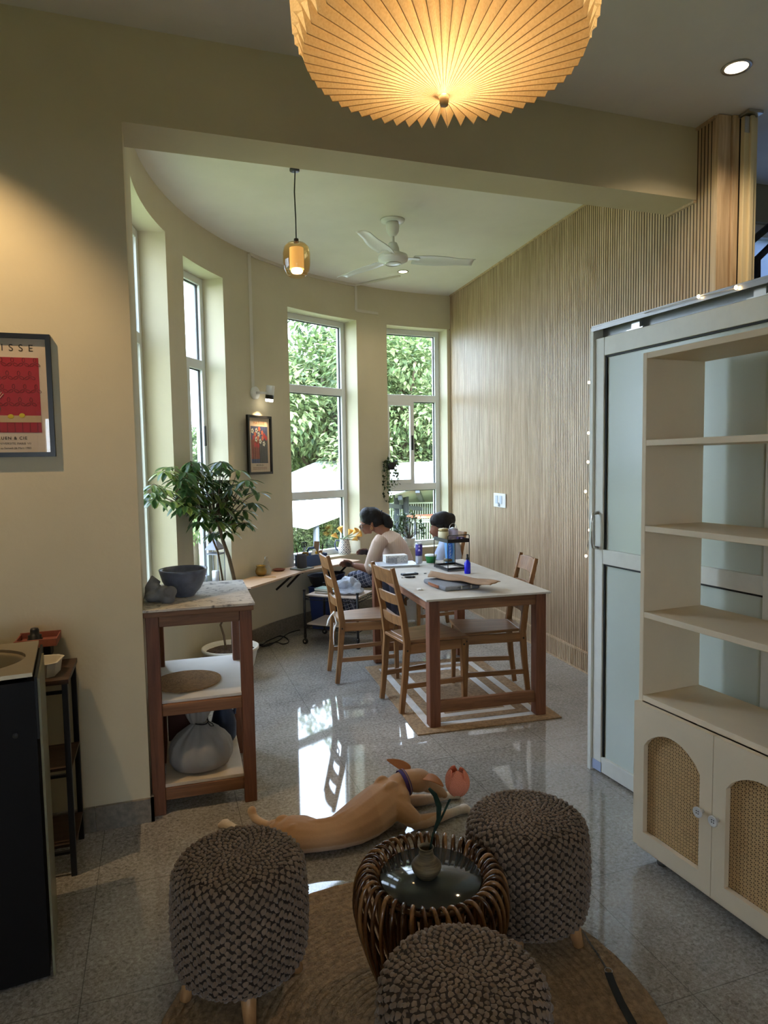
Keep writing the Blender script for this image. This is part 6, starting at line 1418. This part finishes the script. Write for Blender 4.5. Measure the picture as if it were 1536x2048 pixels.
# hanging and potted plants at the fourth window
M_IVY = m_leafmat('ivy leaf', S(34, 50, 30), S(64, 84, 50), S(126, 140, 96))
hp = thing('hanging_ivy', 'small trailing ivy in a dark hanging pot at the left of the fourth bay window', 'hanging plant', atd(782, 930, 7.0))
m = MB(); m.lathe([(0, -.05), (.035, -.05), (.05, .03), (.046, .03), (.03, -.04), (0, -.04)], 24); m.build('pot', M_BLACK, hp)
m = MB(); 
for k in range(3): a = k*2.1; m.tube([(.046*cos(a), .046*sin(a), .03), (0, 0, .36), (0, 0, .42)], .0015, 5)
m.build('hanging_cord', mat('jute cord', S(150, 126, 96), .9), hp)
fo = MB(); vn = MB(); shd = []; rng = random.Random(31)
for k in range(11):
    a = rng.uniform(0, 6.28); L_ = rng.choice([.12, .2, .28, .36, .46]); p = Vector((.04*cos(a), .04*sin(a), .04)); P = [p]
    for j in range(int(L_/.03)): p = p+Vector((rng.uniform(-.012, .012)+(.012*cos(a) if j < 2 else 0), rng.uniform(-.012, .012), .01 if j < 1 else -.03)); P.append(p)
    vn.tube(P, .0012, 4)
    for p in P:
        for q_ in range(2): leaf_quad(fo, shd, p, rv(rng)+Vector((0, 0, -.3)), Vector((0, 0, 1)), rng.uniform(.03, .045), rng.uniform(.022, .03), rng.random())
vn.build('vines', M_GRN, hp); set_shade(fo.build('foliage', M_IVY, hp), shd)
sp3 = thing('sill_plant', 'bushy small-leaved plant in a white pot on the sill of the fourth bay window', 'potted plant', onwall(97.6, .6206, RI+.09))
m = MB(); m.lathe([(0, 0), (.055, 0), (.07, .1), (.065, .1), (.05, .01), (0, .01)], 24); m.build('pot', M_WHITEPL, sp3)
fo = MB(); vn = MB(); shd = []; ctr = atd(848, 1090, (sp3.location-O).dot(cam_to_world(Vector((0, 0, 1)))))-sp3.location
for k in range(60):
    d = rv(rng).normalized(); p = Vector((0, 0, .14))+Vector((d.x*.17, d.y*.10, abs(d.z)*.22+.0)); P0 = Vector((0, 0, .08)); vn.tube([P0, P0.lerp(p, .5)+Vector((0, 0, .03)), p], .0018, 4)
    for q_ in range(8): leaf_quad(fo, shd, p+rv(rng)*.035, rv(rng), Vector((0, 0, 1)), rng.uniform(.03, .05), rng.uniform(.018, .026), rng.random())
vn.build('twigs', M_TRUNK, sp3); set_shade(fo.build('foliage', M_IVY, sp3), shd)
# ---------------------------------------------------------------- people
M_SKIN = mat('warm brown skin', S(140, 94, 72), .55, var=.08, vs=18)
M_HAIRM = Mat('black hair'); v_ = M_HAIRM.tc(scale=(1, 1, 1)); M_HAIRM.col(M_HAIRM.ramp(M_HAIRM.noise(v_, 70, 3), [(.3, S(10, 9, 10)), (.75, S(28, 24, 24))])); M_HAIRM.p.inputs['Roughness'].default_value = .55; M_HAIRM.p.inputs['Specular IOR Level'].default_value = .3; M_HAIRM.bump(M_HAIRM.noise(v_, 90, 2), .3, .01)
def hand(m, wrist, tip, spread, nrm, curl=.5, sc=1.0):
    """palm with five separate bent fingers; wrist -> tip direction, spread across the knuckles"""
    d = (tip-wrist).normalized(); s_ = (spread-d*spread.dot(d)).normalized(); n_ = d.cross(s_)
    if n_.dot(nrm) < 0: n_ = -n_
    L = .082*sc; m.tube([wrist, wrist+d*.03*sc], [.021*sc, .023*sc], 10)
    for k in range(5): q_ = wrist+d*(.02+.012*k)*sc; m.tube([q_-s_*.021*sc, q_+s_*.021*sc], .0125*sc, 8)
    for k in range(4):
        b_ = wrist+d*L*(.98 if k in (1, 2) else .92)+s_*(-.0285+.019*k)*sc; ln = (.066, .074, .069, .055)[k]*sc
        j1 = b_+d*ln*.42-n_*ln*curl*.18; j2 = j1+d*ln*.30*(1-curl*.3)-n_*ln*curl*.3; j3 = j2+d*ln*.2*(1-curl*.5)-n_*ln*curl*.3
        m.tube([wrist+d*L*.6+s_*(-.022+.015*k)*sc, b_, j1, j2, j3], [.009*sc, .0092*sc, .0085*sc, .0078*sc, .0062*sc], 8)
    t0 = wrist+d*.025*sc-s_*.026*sc; t1 = t0+d*.028*sc-s_*.02*sc-n_*.008*sc; t2 = t1+d*.03*sc-s_*.006*sc-n_*.01*sc; m.tube([t0, t1, t2, t2+d*.018*sc], [.013*sc, .011*sc, .0095*sc, .007*sc], 8)
RT, FW, UP = cam_to_world(Vector((1, 0, 0))), None, Vector((0, 0, 1))
RT = Vector((RT.x, RT.y, 0)).normalized(); FW = Vector((-RT.y, RT.x, 0))
# --- woman bending forward on the left
DWo = 6.42
w1 = thing('person', 'person in a cream ribbed top and plaid skirt bending forward, hair in a low ponytail', 'person', (0, 0, 0)); w1.location = atd(800, 1165, DWo); w1.location.z = 0
Pw = lambda x, y, dd=0: atd(x, y, DWo+dd)-w1.location
def headshape(m, P, sc=1.0):
    """head in profile to the left, bowed; P maps photo-like offsets (px from head centre) to points"""
    m.ell(P(1, -3), (.094*sc, .076*sc, .088*sc), BAS)                         # cranium
    m.ell(P(-8, 11), (.062*sc, .058*sc, .066*sc), BAS)                       # face
    m.tube([P(-10, 17), P(-4, 23), P(3, 24)], [.036*sc, .036*sc, .026*sc], 12)        # jaw and chin
    m.tube([P(3, 24, -.04), P(4, 12, -.05)], .02*sc, 8); m.tube([P(3, 24, .04), P(4, 12, .05)], .02*sc, 8)
    m.tube([P(-17, 8), P(-20, 13), P(-21.5, 17)], [.010*sc, .012*sc, .0125*sc], 8); m.ell(P(-20, 17.5), (.013*sc,)*3)   # nose
    m.tube([P(-16, 21.5, -.016), P(-17, 21.5, 0), P(-16, 21.5, .016)], .0085*sc, 8); m.tube([P(-14, 24.5, -.014), P(-15, 25, 0), P(-14, 24.5, .014)], .0085*sc, 8)  # lips
    m.ell(P(-10, 27), (.02*sc, .022*sc, .016*sc))
    for s in (-1, 1): m.tube([P(-17, 5, s*.035), P(-18, 5, s*.012)], .011*sc, 8); m.ell(P(3, 11, s*.073), (.013*sc, .010*sc, .026*sc), BAS)
BAS = Matrix((( RT.x, FW.x, 0, 0), (RT.y, FW.y, 0, 0), (0, 0, 1, 0), (0, 0, 0, 1)))
m = MB(); HX, HY = 741, 1038
headshape(m, lambda x, y, dd=0: Pw(HX+x, HY+y, dd))
m.tube([Pw(748, 1050), Pw(760, 1058), Pw(772, 1068)], [.052, .055, .07], 14)
# arms
EL, ER = Pw(742, 1139, -.20), Pw(754, 1118, .22); WL, WR = Pw(709, 1131, -.17), Pw(738, 1106, .16)
m.tube([Pw(757, 1082, -.19), EL], [.05, .04], 12); m.tube([EL, EL.lerp(WL, .35), WL], [.041, .039, .026], 12)
m.tube([Pw(772, 1082, .19), ER], [.05, .04], 12); m.tube([ER, ER.lerp(WR, .4), WR], [.041, .038, .026], 12)
hand(m, WL, Pw(692, 1127, -.14), -UP*.8+FW*.5, FW, .75); hand(m, WR, Pw(712, 1102, .1), FW*.6-UP*.8, FW, .35)
m.tube([Pw(800, 1130), Pw(806, 1150)], .1, 12)
for s in (-1, 1): 
    kn = Pw(700, 1166, s*.09); m.tube([Pw(806, 1156, s*.09), kn], [.078, .055], 12); ft = Vector((kn.x, kn.y, .06))+RT*.03; m.tube([kn, (kn+ft)/2, ft], [.052, .05, .034], 12); m.tube([ft+UP*-.02+RT*.04, ft-UP*.03-RT*.14], [.03, .024], 10)
def handcol(c):
    p = Vector(c); k = Vector(S(140, 94, 72)); dk = Vector(S(58, 46, 44)); f = max(0, 1-min((p-WR-(Pw(712, 1102, .1)-WR)*.4).length, (p-WL-(Pw(692, 1127, -.14)-WL)*.6).length*1.5)/.09); return k.lerp(dk, min(1, f*1.8))
M_SKINC = Mat('brown skin, clay on the hands'); at_ = M_SKINC.node('ShaderNodeAttribute', attribute_name='Col'); M_SKINC.l.new(at_.outputs['Color'], M_SKINC.p.inputs['Base Color']); M_SKINC.p.inputs['Roughness'].default_value = .5
blob('body', M_SKINC.m, w1, m, .0052, 3, handcol)
# hair, drawn back into a low ponytail
m = MB(); m.ell(Pw(HX+4, HY-6), (.096, .086, .088), BAS); m.ell(Pw(HX-6, HY-8), (.078, .08, .078), BAS); m.ell(Pw(HX+12, HY+2), (.07, .082, .075), BAS); m.ell(Pw(HX-3, HY), (.083, .083, .072), BAS); m.ell(Pw(HX+10, HY+8), (.055, .08, .05), BAS); m.tube([Pw(HX-15, HY-2), Pw(HX-6, HY+3, -.06), Pw(HX+4, HY+5, -.075)], .014, 8); m.tube([Pw(HX-15, HY-2), Pw(HX-6, HY+3, .06), Pw(HX+4, HY+5, .075)], .014, 8)
m.tube([Pw(758, 1030), Pw(766, 1030), Pw(772, 1036), Pw(777, 1046), Pw(774, 1056)], [.035, .03, .046, .05, .032], 12); m.ell(Pw(780, 1050), (.032, .04, .036)); m.ell(Pw(768, 1056), (.035, .045, .026))
blob('hair', M_HAIRM.m, w1, m, .006, 4)
m = MB(); m.tube([Pw(763.5+.0*i, 1028) + (UP*cos(2*pi*i/14)+FW*sin(2*pi*i/14))*.032 for i in range(14)], .006, 6, closed=True); m.build('hair_tie', mat('dark grey hair tie', S(50, 46, 60), .7), w1)
m = MB()
for s in (-1, 1): m.tube([Pw(722.5, 1053, s*.034)+(UP*.021*cos(2*pi*i/18)+(FW*.8*s+RT*.5).normalized()*.024*sin(2*pi*i/18)) for i in range(18)], .0026, 6, closed=True); m.tube([Pw(725, 1050, s*.058), Pw(743, 1046, s*.078)], .0026, 6)
m.tube([Pw(721, 1052, -.012), Pw(720, 1051), Pw(721, 1052, .012)], .0026, 6); m.build('glasses', M_BLACK, w1)
m = MB(); m.tube([Pw(743.5, 1056, -.082)+(RT*.008*cos(2*pi*i/12)+UP*.012*sin(2*pi*i/12)) for i in range(12)], .002, 6, closed=True); m.build('earring', mat('gold earring', S(212, 168, 92), .3, metal=.9), w1)
M_TOPF = Mat('cream ribbed cotton'); v_ = M_TOPF.tc(rot=(0, 0, YAW)); wv = M_TOPF.node('ShaderNodeTexWave'); wv.inputs['Scale'].default_value = 34; wv.inputs['Distortion'].default_value = 1.5; M_TOPF.l.new(v_, wv.inputs['Vector'])
M_TOPF.col(M_TOPF.ramp(wv.outputs['Fac'], [(.2, S(196, 168, 152)), (.7, S(222, 200, 182))])); M_TOPF.p.inputs['Roughness'].default_value = .9; M_TOPF.bump(wv.outputs['Fac'], .35, .006)
m = MB()
def torso(m, pts): 
    vs = []; fs = []; n = 20; k_ = len(pts)
    for i, (c, a, b_) in enumerate(pts):
        t = (pts[min(i+1, k_-1)][0]-pts[max(i-1, 0)][0]).normalized(); q_ = FW; u_ = t.cross(q_).normalized()
        vs += [c+u_*a*cos(2*pi*j/n)+q_*b_*sin(2*pi*j/n) for j in range(n)]
    for i in range(k_-1):
        for j in range(n): fs.append((i*n+j, i*n+(j+1) % n, (i+1)*n+(j+1) % n, (i+1)*n+j))
    fs += [tuple(range(n-1, -1, -1)), tuple((k_-1)*n+j for j in range(n))]; m.add(vs, fs, True)
torso(m, [(Pw(765, 1066), .05, .06), (Pw(772, 1072), .08, .13), (Pw(780, 1082), .115, .185), (Pw(789, 1096), .125, .19), (Pw(798, 1112), .12, .175), (Pw(805, 1128), .115, .165), (Pw(808, 1138), .112, .16)])
m.tube([Pw(764, 1078, -.165), Pw(757, 1088, -.2), Pw(748, 1112, -.215), Pw(740, 1136, -.205), Pw(733, 1139, -.2)], [.068, .068, .065, .06, .056], 14); m.tube([Pw(775, 1078, .16), Pw(766, 1096, .2), Pw(756, 1114, .22), Pw(748, 1112, .2)], [.068, .064, .058, .05], 14)
ob = blob('ribbed_top', M_TOPF.m, w1, m, .0075, 5)
M_PLAID = Mat('navy and grey plaid'); v_ = M_PLAID.tc(rot=(.2, .3, .7)); sx_ = M_PLAID.node('ShaderNodeSeparateXYZ'); M_PLAID.l.new(v_, sx_.inputs[0])
def stripes(o_, sc_, th): return M_PLAID.math('GREATER_THAN', M_PLAID.math('SINE', M_PLAID.math('MULTIPLY', o_, sc_)), th)
a1, a2_ = stripes(sx_.outputs['X'], 95, .1), stripes(sx_.outputs['Y'], 95, .1); f_ = M_PLAID.math('MULTIPLY', M_PLAID.math('ADD', a1, a2_), .5); l1 = M_PLAID.math('MAXIMUM', stripes(sx_.outputs['X'], 190, .93), stripes(sx_.outputs['Z'], 190, .93))
M_PLAID.col(M_PLAID.mix(l1, M_PLAID.ramp(f_, [(0, S(34, 38, 56)), (.5, S(66, 72, 96)), (1, S(108, 112, 136))]), S(176, 178, 192))); M_PLAID.p.inputs['Roughness'].default_value = .9
m = MB()
for s in (-1, 1): m.tube([Pw(810, 1150, s*.08), Pw(760, 1153, s*.09), Pw(705, 1160, s*.095), Pw(697, 1172, s*.095)], [.115, .098, .082, .075], 16); m.tube([Pw(699, 1165, s*.095), Pw(699, 1210, s*.1), Pw(700, 1245, s*.1)], [.08, .08, .082], 14)
m.tube([Pw(760, 1155), Pw(705, 1163), Pw(698, 1175)], [.08, .06, .05], 12); m.ell(Pw(812, 1150), (.125, .17, .10), BAS); m.tube([Pw(699, 1168), Pw(700, 1245)], [.06, .07], 12)
blob('plaid_skirt', M_PLAID.m, w1, m, .009, 5)
m = MB(); torso(m, [(Pw(806, 1133), .119, .166), (Pw(808.5, 1140), .119, .168)]); m.build('waistband', M_BLACK, w1)
zs = (Pw(812, 1150)+w1.location).z-.098
fs_.location = Vector((w1.location.x, w1.location.y, .001))+RT*.06; fs_.rotation_euler.z = -YAW+R(8); fs_.scale = (1, 1, zs/.391)
# round tub at her knees
tb2 = thing('washing_tub', 'navy round tub at the knees of the bending person', 'tub', atd(669, 1172, 6.45)); tb2.location.z = .0005
zt2 = atd(676, 1145, 6.45).z
stb = MB(); stb.lathe([(0, .0), (.08, 0), (.098, zt2-.02), (.106, zt2-.01), (.106, zt2), (.097, zt2), (.076, .05), (0, .03)], 36); stb.build('tub_body', mat('navy enamel', S(48, 58, 92), .35), tb2)
# --- second person behind the rack
DP2 = 6.20
w2 = thing('person', 'person in a light blue shirt half hidden behind the black rack, dark hair tied up', 'person', (0, 0, 0)); w2.location = Vector((2.395, 5.70, 0))
P2 = lambda x, y, dd=0: atd(x, y, DP2+dd)-w2.location
m = MB(); headshape(m, lambda x, y, dd=0: P2(882+x, 1048+y, dd)); m.tube([P2(888, 1060), P2(894, 1070), P2(899, 1080)], [.05, .052, .065], 12)
for s in (-1, 1):
    e_ = P2(875, 1128, s*.2); sh_ = P2(893, 1088, s*.17); wr_ = P2(858, 1135, s*.12); m.tube([sh_, e_], [.048, .038], 12); m.tube([e_, wr_], [.038, .026], 12); hand(m, wr_, P2(842, 1132, s*.09), FW*(-s)-UP*.4, UP, .6)
    hp_ = Vector((.03, s*.09, .53)); kn = Vector((-.40, s*.10, .50)); ft = Vector((-.38, s*.1, .06)); m.tube([hp_, kn], [.08, .056], 12); m.tube([kn, ft], [.052, .034], 12); m.tube([ft+Vector((.05, 0, -.025)), ft+Vector((-.13, 0, -.03))], [.032, .025], 10)
m.tube([Vector((.03, 0, .55)), Vector((.02, 0, .66))], .1, 12)
blob('body', M_SKIN, w2, m, .006, 3)
m = MB(); m.ell(P2(886, 1041), (.098, .088, .088), BAS); m.ell(P2(877, 1041), (.082, .082, .074), BAS); m.ell(P2(895, 1050), (.07, .082, .07), BAS); m.ell(P2(900, 1036), (.052, .05, .048)); m.ell(P2(905, 1040), (.03, .03, .04)); m.tube([P2(867, 1047), P2(876, 1052, -.06), P2(886, 1054, -.074)], .016, 8); m.tube([P2(867, 1047), P2(876, 1052, .06), P2(886, 1054, .074)], .016, 8)
blob('hair', M_HAIRM.m, w2, m, .006, 4)
M_SHIRT = mat('light blue cotton', S(186, 200, 232), .9, var=.08, vs=14)
m = MB(); torso(m, [(P2(896, 1076), .05, .06), (P2(897, 1083), .09, .14), (P2(898, 1095), .11, .18), (P2(900, 1112), .115, .175), (P2(903, 1132), .11, .16), (Vector((.02, 0, .55)), .12, .165), (Vector((.03, 0, .49)), .12, .165)])
for s in (-1, 1): m.tube([P2(895, 1086, s*.155), P2(885, 1102, s*.19), P2(876, 1122, s*.205)], [.064, .06, .055], 12)
blob('shirt', M_SHIRT, w2, m, .0075, 5)
M_DENIM = mat('dark trousers', S(62, 62, 76), .9)
m = MB()
for s in (-1, 1): m.tube([Vector((.04, s*.085, .525)), Vector((-.2, s*.1, .525)), Vector((-.41, s*.10, .505))], [.1, .085, .07], 14); m.tube([Vector((-.41, s*.10, .505)), Vector((-.385, s*.1, .12))], [.068, .055], 12)
m.ell((.03, 0, .53), (.12, .17, .085)); blob('trousers', M_DENIM, w2, m, .009, 4)
